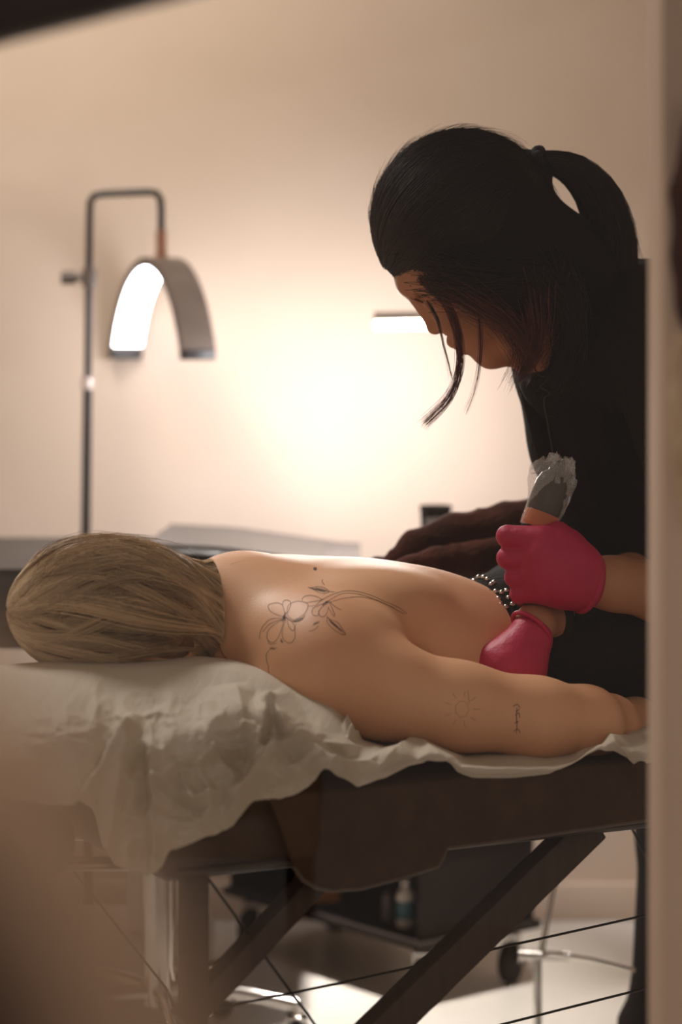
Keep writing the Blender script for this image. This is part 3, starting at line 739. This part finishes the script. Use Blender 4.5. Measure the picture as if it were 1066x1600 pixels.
# inner rows: go on under head and body
flat = np.clip((xs - 540) / 60, 0, 1)
D_flat = np.maximum((H - TT - .014) * F / (y_top - HZ), Dnear + .012)
D_top = D_top * (1 - flat) + D_flat * flat
D_in = D_top + .26
z_top = H - (y_top - HZ) / F * D_top
z_in = np.where(xs < 520, z_top * 0 + .72, TT + .010)
rows = []
def bez(t, a, b): return a + (b - a) * t
vv_ = np.linspace(0, 1, NY); verts = np.zeros((NY, NX, 3)); uvx = np.zeros((NY, NX)); uvy = np.zeros((NY, NX))
nin = 26
for j in range(NY):
    if j < nin:              # hidden inner part
        f = j / nin; D = D_in * (1 - f) + D_top * f; z = z_in * (1 - f) ** 1 + z_top * (1 - (1 - f) ** 1); z = z_top - (z_top - z_in) * (1 - f) ** 3
        x = (xs - 533) / F * D
        y = HZ + (H - z) / D * F
    else:
        f = (j - nin) / (NY - 1 - nin)
        y = y_top + (y_edge - y_top) * f
        # depth profile: over the pillow slope, then straight down in front of the table
        g = np.clip(f * 1.25, 0, 1); D = D_top + (Dnear - .016 - D_top) * (np.sin(g * math.pi / 2) ** .8)
        D = D + interp([(-60, 0), (120, .2), (220, .7), (500, .7), (570, 0), (1090, 0)], xs) * (-.026 * math.exp(-((f - .36) / .13) ** 2) + .020 * math.exp(-((f - .62) / .13) ** 2))
        z = H - (y - HZ) / F * D; x = (xs - 533) / F * D
    verts[j, :, 0] = x; verts[j, :, 1] = D; verts[j, :, 2] = z; uvx[j] = xs; uvy[j] = y
# crumple: creases (a,b in px), width px, height m ; sharp on one side
wv = 22 * (vn(uvx / 90, uvy / 70) - .5); wu = 22 * (vn(uvx / 80 + 9, uvy / 60 + 5) - .5)
X_ = uvx + wu; Y_ = uvy + wv
amp = interp([(-60, .3), (150, .7), (230, 1), (560, 1), (700, .6), (1090, .5)], xs)[None, :] * np.clip((uvy - y_top[None, :] - 30) / 60, 0.05, 1)
h = amp * (.015 * (ridge(X_ / 75, Y_ / 48) ** 1.6 - .5) + 0.0050 * (ridge(X_ / 36 + 3, Y_ / 24 + 8) - .5) + .0022 * (ridge(X_ / 15 + 1, Y_ / 12 + 4) - .5) + .0008 * (ridge(X_ / 6, Y_ / 6) - .5))
fine = .0006 * (ridge(uvx / 9 + uvy / 17, uvy / 26) - .5); h += fine
def crease(x0, y0, x1, y1, wl, wr, ht, r0=.0):
    global h
    dx, dy = x1 - x0, y1 - y0; l = math.hypot(dx, dy); dx /= l; dy /= l
    t = ((uvx - x0) * dx + (uvy - y0) * dy) / l; s = (uvx - x0) * dy - (uvy - y0) * dx + 5 * (vn(uvx / 25, uvy / 25 + 7) - .5)
    fall = np.clip(1 - np.where(s > 0, s / wr, -s / wl), 0, 1); e = np.clip(t * 4 + .6, 0, 1) * np.clip((1 - t) * 4 + .6, 0, 1)
    h = h + 1.45 * ht * fall ** 1.15 * e
for a in [(205,1135,128,1262,16,40,.016), (205,1140,170,1330,30,14,.010), (235,1150,245,1365,14,34,.014), (372,1075,380,1150,60,26,.013), (420,1092,452,1150,12,40,.016),
          (420,1092,400,1190,26,14,.012), (380,1140,412,1160,30,16,.010), (425,1175,362,1262,18,30,.018), (425,1172,470,1160,20,26,.012), (470,1160,545,1222,30,20,.017),
          (470,1160,600,1180,14,26,.010), (245,1222,300,1252,12,22,.010), (282,1210,302,1250,12,18,.009), (300,1250,372,1238,16,12,.010), (540,1128,552,1150,8,10,.014),
          (545,1150,562,1156,6,8,.012), (500,1215,640,1172,20,18,.009), (650,1160,705,1200,18,36,.013), (600,1195,650,1160,20,14,.010), (430,1220,500,1190,20,24,.008),
          (150,1100,210,1140,30,24,.006), (330,1170,370,1220,30,18,.008), (940,1150,985,1190,12,22,.010), (905,1180,1000,1150,12,20,.008), (700,1200,860,1203,8,10,.004)]:
    crease(*a)
h = h * 1.5 - .006
fadein = np.ones((NY, NX)); fadein[:nin] = np.linspace(0, 1, nin)[:, None] ** 2
hm = h * fadein
verts[:, :, 1] -= hm * .9 * np.clip((uvy - y_top[None, :]) / 30, .15, 1)
verts[:, :, 2] += hm * .45
# keep the pillow-top silhouette where it is
vi = np.arange(NX * NY).reshape(NY, NX)
fs = np.stack([vi[:-1, :-1], vi[1:, :-1], vi[1:, 1:], vi[:-1, 1:]], -1).reshape(-1, 4)
sh_ = link('paper_sheet', mesh_from('paper_sheet', verts.reshape(-1, 3), fs), M_paper)
tag(sh_, 'crumpled off-white disposable paper sheet draped over pillow and table edge', 'paper sheet')

# ------------------------------------------------------------------ brown blanket hanging from the table edge
NX, NY = 220, 70
c = np.linspace(0, 1, NX); xt = 404 + c * 700
verts = np.zeros((NY, NX, 3))
ybt = interp([(380,1290),(420,1350),(440,1374),(470,1387),(500,1391),(560,1388),(640,1372),(700,1352),(709,1325),(760,1318),(860,1304),(950,1290),(1030,1279),(1110,1268)], 404 + c * 700 + 20 * (1 - c))
for j in range(NY):
    f = j / (NY - 1)
    xpx = xt + 62 * (f ** .8) * (1 - np.clip(c * 3.2, 0, 1)) * .9
    ytp = interp([(380,1262),(404,1247),(420,1243),(450,1240),(500,1208),(560,1205),(640,1172),(700,1180),(800,1190),(900,1168),(1000,1130),(1110,1122)], xt)
    D0 = np.array([Dn(x) for x in xpx])
    if j < 14:
        g = j / 14; D = D0 + .20 * (1 - g) - .004 * g; z0 = H - (ytp - HZ) / F * (D0 - .004); z = np.full(NX, TT + .004) * (1 - g) + np.minimum(z0, TT + .03) * g
        z = np.minimum(z, TT + .004)
        y = HZ + (H - z) / D * F
    else:
        g = (j - 14) / (NY - 15); y_s = HZ + (H - (TT + .004)) / (D0 - .004) * F
        y = y_s + (ybt - y_s) * g
        D = D0 - .006 - .010 * math.sin(min(g * 2, 1) * math.pi / 2) - .005 * g * (1 + np.sin(xpx / 34 + 1.5 * g) * np.clip(1 - (xpx - 640) / 90, 0, 1)) - .002 * vn(xpx / 40, np.full(NX, g * 3))
        z = H - (y - HZ) / F * D
    verts[j] = np.stack([(xpx - 533) / F * D, D, z], -1)
vi = np.arange(NX * NY).reshape(NY, NX)
fs = np.stack([vi[:-1, :-1], vi[1:, :-1], vi[1:, 1:], vi[:-1, 1:]], -1).reshape(-1, 4)
bk = link('blanket', mesh_from('blanket', verts.reshape(-1, 3), fs), M_felt)
sm = bk.modifiers.new('thickness', 'SOLIDIFY'); sm.thickness = .004; sm.offset = 0
tag(bk, 'dark brown fleece blanket hanging over the near table edge', 'blanket')
tube_obj('hem', [verts[-1, i] for i in range(0, NX, 2)], .0024, mat('blanket_hem', '574739', .9, '4c3e32', 30, sheen=.4), bk, 6)

# ------------------------------------------------------------------ brown coat bundle beyond the client
s_ = SDF(.012)
def bundle(pts, rs, D): s_.chain([P(x, y, D + d) for x, y, d in pts], rs, .010)
bundle([(600, 884, 0), (650, 858, .02), (715, 838, .04), (790, 826, .05), (860, 818, .06)], [.010, .026, .032, .036, .04], 3.42)
bundle([(720, 822, .10), (780, 806, .12), (850, 802, .14)], [.010, .014, .02], 3.42)
bundle([(610, 892, -.06), (680, 880, -.04), (740, 872, -.02), (800, 866, 0), (860, 870, 0)], [.012, .022, .024, .026, .03], 3.40)
bundle([(590, 892, 0), (700, 905, 0), (850, 905, 0)], [.02, .05, .06], 3.46)
def fold(v):
    v = v.copy(); v[:, 2] += .004 * (ridge(v[:, 0] * 28, v[:, 2] * 60) - .5) ; return v
co_ = sdf_obj('folded_coat', s_, .005, M_coat, None, 2, fold)
tag(co_, 'rumpled reddish brown garment heaped beyond the client\'s waist', 'garment')

# ------------------------------------------------------------------ artist
ar = thing('person', 'dark-haired tattoo artist in black bending over the client in pink gloves', 'person', (.42, 3.5, 0))
AD = 3.10
s_ = SDF(.02); q = lambda x, y, d=0: P(x, y, AD + d)
px = AD / F                      # metres per pixel at the head
s_.ell(q(728, 352), (122 * px, .076, 128 * px))
fa = np.array([.66, 0, -.75]); fb = np.array([.75, 0, .66]); RF = RotM(fa / np.linalg.norm(fa), np.array([0, 1., 0]), fb / np.linalg.norm(fb))
s_.cone(q(680, 417), .050, q(754, 505), .038, .03)                                  # face block
s_.cone(q(678, 417, -.028), .036, q(745, 493, -.022), .034, .03); s_.cone(q(678, 417, .028), .036, q(745, 493, .022), .034, .03)
s_.cone(q(742, 520, -.014), .024, q(768, 549, 0), .0145, .012); s_.cone(q(742, 520, .014), .024, q(768, 549, 0), .0145, .012)   # chin
s_.cone(q(768, 549), .0145, q(815, 522, -.042), .018, .02); s_.cone(q(768, 549), .0145, q(815, 522, .042), .018, .02)  # jaw line
s_.cone(q(650, 470), .0055, q(676, 506), .0085, .008)                               # nose bridge
s_.ell(q(680, 512), (.0102, .0098, .0096), None, .005)                              # nose tip
s_.ell(q(690, 509, -.011), (.007, .006, .006), None, .006).ell(q(690, 509, .011), (.007, .006, .006), None, .006)
s_.ell(q(706, 535), (.0085, .016, .0065), RF, .006); s_.ell(q(722, 545), (.0085, .015, .0065), RF, .006)   # lips
s_.cone(q(634, 446, -.028), .010, q(636, 448, .028), .010, .012)                    # brow
for sg in (-1, 1):
    s_.ell(q(665, 470, sg * .031), (.012, .012, .008), RF, .010, True)              # eye socket
    s_.ell(q(670, 470, sg * .030), (.0115, .0125, .0085), RF, .005)                 # eyeball under closed lid
    s_.ell(q(710, 500, sg * .036), (.022, .014, .022), RF, .015)                    # cheek
    s_.ell(q(792, 462, sg * .074), (.018, .008, .030), RF, .006)                    # ear
    s_.ell(q(790, 462, sg * .082), (.009, .004, .018), RF, .004, True)
s_.cone(q(810, 440), .052, q(905, 505, .03), .056, .03)                             # neck
s_.cone(q(790, 490, 0), .03, q(860, 560, .03), .045, .03)
head = sdf_obj('head', s_, .0028, M_skin2, ar, 2)
# near eyelashes, brow and earring
lash = []
for k in range(26):
    a = q(650 + k * .9, 466 + k * .35, -.040 + .0004 * k); lash.append(spline([a, a + [-.004, -.003, -.0015], a + [-.009, -.004, .001]], 5))
strands('eyelash', np.array(lash), .0003, M_hairD, ar); lash = []
for k in range(14):
    a = q(646, 468, .02 + k * .0012); lash.append(spline([a, a + [-.005, 0, -.001], a + [-.011, 0, .002]], 5))
strands('eyelash', np.array(lash), .0003, M_hairD, ar)
bro = []
for k in range(60):
    a = q(640 + rng.uniform(0, 36), 446 + rng.uniform(-4, 4), -.047 - .0); bro.append(spline([a, a + [.004, -.001, .003], a + [.009, -.001, .005]], 5))
strands('eyebrow', np.array(bro), .0003, M_hairD, ar)
bm = bmesh.new(); e_ = q(789, 471, -.088); add_lathe(bm, [(.0005, -.0035), (.003, -.002), (.0036, 0), (.003, .002), (.0005, .0035)], e_, 12); bm_obj('earring', bm, M_gold, ar)
# hair mass
s_ = SDF(.02)
s_.ell(q(725, 345), (137 * px, .089, 136 * px))
s_.ell(q(655, 385), (64 * px, .070, 56 * px), None, .012)
s_.cone(q(790, 310), .075, q(838, 262), .022, .03)
s_.cone(q(800, 400, .0), .080, q(900, 440, .02), .060, .04)
s_.cone(q(860, 420, .01), .070, q(890, 520, .03), .055, .04)
s_.cone(q(820, 350, .0), .045, q(892, 368, .02), .027, .012)
for sg in (-1, 1):
    s_.cone(q(720, 415, sg * .062), .030, q(800, 455, sg * .072), .030, .03)
    s_.cone(q(790, 430, sg * .068), .030, q(822, 530, sg * .060), .014, .03)
hair = sdf_obj('hair', s_, .0055, M_capD, ar, 2)
# ponytail
tail = [(838,254),(868,255),(902,270),(932,303),(950,350),(955,400),(947,440),(925,485)]
s_ = SDF(.006); s_.chain([q(x, y, .0 + i * .004) for i, (x, y) in enumerate(tail)], [.011, .013, .019, .024, .028, .030, .029, .024])
pony = sdf_obj('ponytail', s_, .005, M_capD, ar, 2)
bm = bmesh.new()
for k in range(9):
    a = k / 9 * 2 * math.pi; cc = q(845, 252) + np.array([.006 * math.sin(a + 2), .019 * math.cos(a), .013 * math.sin(a)])
    r0 = bmesh.ops.create_icosphere(bm, subdivisions=2, radius=.0085); bmesh.ops.translate(bm, vec=Vector(cc), verts=r0['verts'])
bmesh.ops.remove_doubles(bm, verts=bm.verts, dist=.0001)
bm_obj('hair_tie', bm, mat('black_scrunchie', '171313', .9, '201a1a', 40, .5, 200), ar)
# strands combed back from the hairline to the tie, then down the tail
tie = q(842, 258); hcen = q(725, 345); A_, B_, C_ = 141 * px, .092, 139 * px
ln_ = []
for i in range(6000):
    # start direction on the front / side hairline
    side = rng.choice([-1, 1], p=[.8, .2]); u_ = rng.random()
    if u_ < .35: sp = q(590 + 20 * rng.random(), 360 + 60 * rng.random(), rng.uniform(-.06, .06))
    elif u_ < .7: sp = q(588 + 110 * rng.random() ** 1.2 + 4, 395 + 60 * rng.random(), side * (.02 + .065 * rng.random()))
    else: sp = q(700 + 130 * rng.random(), 460 + 40 * rng.random(), side * .085)
    E3 = np.array([A_, B_, C_]); r0 = (sp - hcen) / E3; n0 = np.linalg.norm(r0); r1 = (tie - hcen) / E3; n1 = np.linalg.norm(r1)
    u0 = r0 / n0; u1 = r1 / n1; om = math.acos(np.clip(u0 @ u1, -1, 1)); tt = np.linspace(0, 1, 16)[:, None]
    d_ = (np.sin((1 - tt) * om) * u0 + np.sin(tt * om) * u1) / math.sin(om)
    rr = 1.015 + .018 * rng.random() + .01 * np.sin(tt * 9 + i); rr = rr * (1 - tt ** 6) + n1 * tt ** 6
    p = hcen + d_ * rr * E3
    ln_.append(p)
strands('combed_hair', np.array(ln_), .0005, M_hairD, hair)
ln_ = []
tc_ = np.array([q(x, y, i * .004) for i, (x, y) in enumerate(tail)]); sp_ = spline(tc_, 16); rad = np.interp(np.linspace(0, 1, 16), np.linspace(0, 1, 8), [.012, .014, .020, .025, .029, .031, .030, .025])
for i in range(1500):
    a = rng.random() * 6.283; rr = rad * (1.0 + .06 * rng.normal()); ang_ = a + rng.normal(0, .3) * np.linspace(0, 1, 16)
    T = np.gradient(sp_, axis=0); T /= np.linalg.norm(T, axis=1, keepdims=True); Nn = np.cross(T, [0, 1, 0]); Nn /= np.linalg.norm(Nn, axis=1, keepdims=True); Bb = np.cross(T, Nn)
    ln_.append(sp_ + (Nn * np.cos(ang_)[:, None] + Bb * np.sin(ang_)[:, None]) * rr[:, None])
strands('tail_strands', np.array(ln_), .0005, M_hairD, pony)
# flyaways around the head
fl = []
for i in range(330):
    a0 = rng.uniform(-.3, 2.6); da = rng.uniform(.3, .8); tt = np.linspace(0, 1, 12); aa = a0 + da * tt; lf = 1.0 + (.04 + rng.uniform(.0, .10) * tt ** 1.5) * np.sin(tt * math.pi * rng.uniform(.5, 1)) ** .8
    d = rng.normal(0, .4); fl.append(hcen + np.stack([-np.cos(aa) * A_ * .98 * lf, np.sin(d) * .05 * np.ones(12), np.sin(aa) * C_ * .98 * lf], -1))
for i in range(60):
    t0 = rng.integers(2, 9); a = sp_[t0]; T_ = sp_[t0 + 3] - sp_[t0]; n_ = np.array([-T_[2], 0, T_[0]]); n_ = n_ / np.linalg.norm(n_) * (1 if -T_[2] > 0 else -1)
    r_o = rad[t0]; fl.append(spline([a + n_ * r_o * .9, a + T_ * .5 + n_ * r_o * rng.uniform(1.05, 1.3), a + T_ * 1.1 + n_ * r_o * rng.uniform(1.0, 1.6)], 12))
strands('flyaway_hair', np.array(fl), .00032, M_hairD, hair)
# loose locks in front of the face
def lock(ctrl, n, spread0, spread1, m, name, r=.0004, k=18):
    out = []
    base = spline([q(x, y, d) for x, y, d in ctrl], k); tt = np.linspace(0, 1, k)[:, None]
    for i in range(n):
        o0 = rng.normal(0, 1, 3) * spread0; o1 = rng.normal(0, 1, 3) * spread1
        L_ = base + o0 * (1 - tt) + o1 * tt + np.sin(tt * 4 + rng.random() * 6) * .0008
        out.append(L_)
    return strands(name, np.array(out), r, m, hair)
lock([(660,435,-.07),(695,470,-.078),(712,510,-.08),(718,545,-.08),(716,585,-.08),(700,625,-.08),(664,661,-.08)], 100, .0034, .0036, M_hairR, 'loose_lock')
lock([(668,470,-.06),(684,498,-.07),(692,530,-.07),(702,570,-.07),(706,590,-.07)], 14, .001, .002, M_hairD, 'loose_lock')
lock([(745,470,-.085),(752,520,-.085),(750,570,-.085),(742,610,-.08),(728,645,-.08)], 12, .002, .0025, M_hairR, 'loose_lock')
lock([(790,480,-.085),(805,520,-.085),(812,560,-.08),(800,600,-.08)], 60, .006, .007, M_hairR, 'loose_lock')
lock([(830,440,-.08),(838,500,-.085),(835,545,-.085),(815,590,-.08)], 260, .014, .005, M_hairR, 'loose_lock')
lock([(690,440,-.075),(740,470,-.088),(790,505,-.09),(830,560,-.085)], 420, .012, .010, M_hairR, 'side_hair')
lock([(690,430,-.082),(760,440,-.09),(830,440,-.088),(880,470,-.07)], 700, .014, .014, M_hairD, 'side_hair')
lock([(850,430,-.07),(880,480,-.075),(885,540,-.07),(870,590,-.065)], 600, .018, .012, M_hairD, 'side_hair')

# shirt
s_ = SDF(.03); r_ = lambda x, y, D: P(x, y, D)
s_.cone(r_(900, 560, 3.20), .085, r_(1010, 520, 3.25), .095, .04)
s_.cone(r_(945, 640, 3.22), .095, r_(1015, 880, 3.45), .100, .05)
s_.cone(r_(1010, 560, 3.28), .115, r_(1110, 890, 3.56), .14, .05)
s_.cone(r_(1010, 880, 3.48), .10, r_(1055, 1000, 3.68), .12, .05)
s_.cone(r_(980, 470, 3.18), .045, r_(1040, 500, 3.15), .05, .04)           # near shoulder yoke
s_.cone(r_(1000, 480, 3.16), .055, r_(1090, 560, 3.24), .07, .04)
s_.cone(r_(1005, 500, 3.10), .064, r_(1095, 760, 2.99), .060, .03)        # near sleeve
s_.cone(r_(862, 590, 3.28), .040, r_(905, 700, 3.24), .055, .035)          # chest front
s_.cone(r_(905, 700, 3.24), .05, r_(965, 860, 3.34), .055, .04)
s_.cone(r_(858, 570, 3.30), .030, r_(890, 540, 3.2), .045, .03)
s_.cone(r_(866, 590, 3.13), .045, r_(925, 560, 3.12), .07, .03)
s_.chain([r_(880, 590, 3.36), r_(960, 760, 3.38), r_(985, 850, 3.33)], [.05, .048, .045], .03)  # far sleeve
def cloth(v):
    v = v.copy(); a = (v[:, 0] * 30 + v[:, 2] * 9); v[:, 1] -= .006 * (ridge(a, v[:, 2] * 5) - .5); v[:, 0] -= .0025 * (ridge(v[:, 2] * 22, v[:, 1] * 8) - .5); return v
shirt = sdf_obj('shirt', s_, .0065, M_shirt, ar, 2, cloth)
bm = bmesh.new(); add_tube(bm, spline([r_(822, 570, 3.17), r_(826, 610, 3.16), r_(838, 660, 3.16), r_(852, 712, 3.17), r_(866, 760, 3.18)], 18), [.006, .011, .012, .012, .011, .01, .01, .01, .01, .01, .01, .01, .01, .01, .01, .009, .008, .006], 8, flat=.5); bm_obj('lapel', bm, M_shirt, shirt)
bm = bmesh.new(); add_tube(bm, spline([r_(832, 568, 3.075), r_(842, 585, 3.07), r_(858, 592, 3.065), r_(845, 604, 3.07), r_(860, 614, 3.065), r_(850, 625, 3.07), r_(856, 660, 3.075), r_(866, 720, 3.10)], 40), .0010, 8); bm_obj('collar_seam', bm, M_dark, shirt)
# trousers of the artist (standing behind the table)
s_ = SDF(.03)
s_.cone(r_(1055, 1020, 3.70), .115, r_(1110, 1060, 3.75), .12, .05)
s_.chain([r_(1068, 1100, 3.74), r_(1074, 1300, 3.75), r_(1054, 1560, 3.78)], [.085, .074, .068], .03)
s_.chain([r_(1135, 1080, 3.84), r_(1160, 1300, 3.90), r_(1150, 1600, 3.90)], [.09, .08, .068], .03)
s_.ell(r_(1010, 1602, 3.78), (.046, .06, .042), None, .02)
a = r_(1054, 1560, 3.78); s_.cone(a, .064, (a[0], a[1], .10), .06, .02); a = r_(1150, 1600, 3.90); s_.cone(a, .066, (a[0], a[1], .10), .06, .02)
sdf_obj('trousers', s_, .008, M_shirt, ar, 2)
for (x, y) in ((r_(1054, 0, 3.78)[0], 3.78), (r_(1150, 0, 3.90)[0], 3.90)):
    s_ = SDF(.02); s_.cone((x + .02, y, .05), .045, (x - .14, y - .04, .035), .036); s_.cone((x + .02, y, .05), .045, (x, y, .10), .045)
    sdf_obj('shoe', s_, .007, M_black, ar, 1)
# forearms
s_ = SDF(.015)
s_.chain([P(1115, 925, 2.98), P(1035, 925, 2.97), P(960, 912, 2.95), P(900, 905, 2.94)], [.041, .037, .0315, .029])
sdf_obj('forearm', s_, .005, M_skin2, ar, 2)
s_ = SDF(.015)
s_.chain([P(822, 1000, 2.925), P(836, 974, 2.94), P(862, 966, 2.985), P(902, 960, 3.06), P(985, 905, 3.20)], [.020, .0225, .0245, .028, .036])
sdf_obj('forearm', s_, .005, M_skin2, ar, 2)
# gloves: closed fist round the machine
g = lambda x, y, d=0: P(x, y, 2.93 + d)
s_ = SDF(.012)
s_.ell(g(868, 884, .0), (.040, .032, .042), None, .02)
s_.cone(g(850, 862, -.004), .026, g(895, 900, 0), .033, .02)
s_.cone(g(848, 908, 0), .026, g(893, 906, .004), .028, .02)
s_.cone(g(885, 900, .004), .032, g(911, 908, .01), .0315, .02)
s_.cone(g(870, 836, .01), .016, g(898, 880, .0), .026, .02)              # thumb base up to the machine
# fingers: knuckle, middle joint at left, curling behind
for (y0, y1, xl, rr) in ((843, 838, 793, .0135), (872, 872, 793, .0130), (900, 902, 804, .0122), (922, 928, 812, .0118)):
    s_.chain([g(848, y0, -.010), g(xl, y1, .002), g(xl + 6, y1 + 4, .030), g(xl + 34, y1 + 4, .042)], [.017, rr, rr, rr * .9], .003)
s_.chain([g(892, 850, .006), g(860, 842, .030), g(820, 838, .034), g(800, 842, .028)], [.016, .014, .0125, .011], .006)   # thumb
gl = sdf_obj('glove', s_, .0026, M_glove, ar, 2)
gl['label'] = 'pink glove closed in a fist round the tattoo machine'
def ring_pts(c, ax, ra, rb, n=28):
    ax = np.array(ax, float); ax /= np.linalg.norm(ax); n1 = np.cross(ax, [0, 1, 0]); n1 /= np.linalg.norm(n1); n2 = np.cross(ax, n1)
    return [c + n1 * ra * math.cos(2 * math.pi * k / n) + n2 * rb * math.sin(2 * math.pi * k / n) for k in range(n + 1)]
tube_obj('cuff', ring_pts(P(917, 911, 2.94), P(937, 916, 2.94) - P(907, 908, 2.93), .0345, .033), .0042, M_glove, gl, 8)
# lower glove, stretching the client's skin
s_ = SDF(.014)
s_.cone(P(826, 990, 2.925), .0235, P(796, 1044, 2.91), .033, .02); s_.cone(P(838, 1004, 2.93), .018, P(824, 1050, 2.92), .020, .02)
s_.ell(P(795, 1050, 2.91), (.040, .024, .034), None, .02)
for k, (x0, x1) in enumerate(((768, 760), (785, 776), (802, 796), (818, 814))):
    s_.chain([P(x0, 1052, 2.905 + .006 * k), P(x1, 1080, 2.90 + .006 * k), P(x1 - 3, 1105, 2.90 + .006 * k)], [.0125, .0110, .0095], .006)
s_.chain([P(798, 1012, 2.915), P(770, 1030, 2.91), P(758, 1050, 2.905)], [.016, .015, .012], .010)
gl2 = sdf_obj('glove', s_, .0026, M_glove, ar, 2); gl2['label'] = 'pink glove pressing on the client\'s side behind the arm'
tube_obj('cuff', ring_pts(P(830, 982, 2.928), P(851, 952, 2.945) - P(818, 995, 2.92), .0265, .025), .0028, M_glove, gl2, 8)
tube_obj('wristband', ring_pts(P(866, 966, 2.992), [1, .6, .02], .029, .029), [.009] * 29, M_black, ar, 10)
bm = bmesh.new(); cc = P(868, 968, 2.972)
add_box(bm, tuple(cc - [.013, .004, .020]), tuple(cc + [.013, .006, .020]), .005, 3); bm_obj('watch', bm, M_black, ar)

# ------------------------------------------------------------------ tattoo machine
ax0 = P(836, 836, 2.945); ax1 = P(870, 744, 2.955); axd = (ax1 - ax0) / np.linalg.norm(ax1 - ax0)
tm = thing('tattoo_machine', 'film-wrapped grey tattoo machine held upright in the pink fist', 'tattoo machine', ax0)
kz = 2.95 / F
n1 = np.cross(axd, [0, 1, 0]); n1 /= np.linalg.norm(n1); n2 = np.cross(axd, n1)
MM = Matrix.Identity(4)
for j in range(3): MM[j][0] = n1[j]; MM[j][1] = n2[j]; MM[j][2] = axd[j]; MM[j][3] = ax0[j]
def lat(name, prof, m, seg=30):
    bm = bmesh.new(); add_lathe(bm, prof, (0, 0, 0), seg, MM); return bm_obj(name, bm, m, tm)
lat('grip', [(.010, -.055), (.014, -.05), (.017, -.03), (25 * kz, 0), (26 * kz, 12 * kz)], M_black)
lat('tape_band', [(26 * kz, 11 * kz), (27.5 * kz, 14 * kz), (27.5 * kz, 34 * kz), (27 * kz, 37 * kz)], M_band)
lat('motor_body', [(27 * kz, 36 * kz), (28.5 * kz, 39 * kz), (29 * kz, 70 * kz), (28 * kz, 84 * kz), (24 * kz, 96 * kz), (16 * kz, 103 * kz), (15 * kz, 108 * kz), (4 * kz, 109 * kz)], M_pen)
lat('needle_tip', [(.003, -.085), (.006, -.07), (.009, -.054)], M_black, 16)
# cling film: crumpled open bag
bm = bmesh.new(); seg = 44; rings = []
prof = [(28.5, 10), (29, 20), (29, 34), (30, 48), (31, 62), (33, 76), (33, 88), (30, 98), (26, 107), (20, 116), (13, 124), (7, 130)]
for i, (r0, z0) in enumerate(prof):
    ring = []
    for k in range(seg):
        a = 2 * math.pi * k / seg; cr = (float(vn(k * .9 + i * .3, i * 1.7)) - .5) * (1.5 + i * 1.35)
        ex = 0
        if i >= 4: ex = max(0, math.cos(a - .2)) ** 3 * min(14, (i - 3) * 3.5) * (1 if i < 9 else .4)   # flap to the right
        rr = (r0 + cr + ex) * kz; v = np.array([math.cos(a) * rr, math.sin(a) * rr * .8, z0 * kz + cr * kz])
        ring.append(bm.verts.new(MM @ Vector(v)))
    rings.append(ring)
for a, b in zip(rings, rings[1:]):
    for k in range(seg): bm.faces.new((a[k], a[(k + 1) % seg], b[(k + 1) % seg], b[k]))
bm_obj('plastic_wrap', bm, M_film, tm)
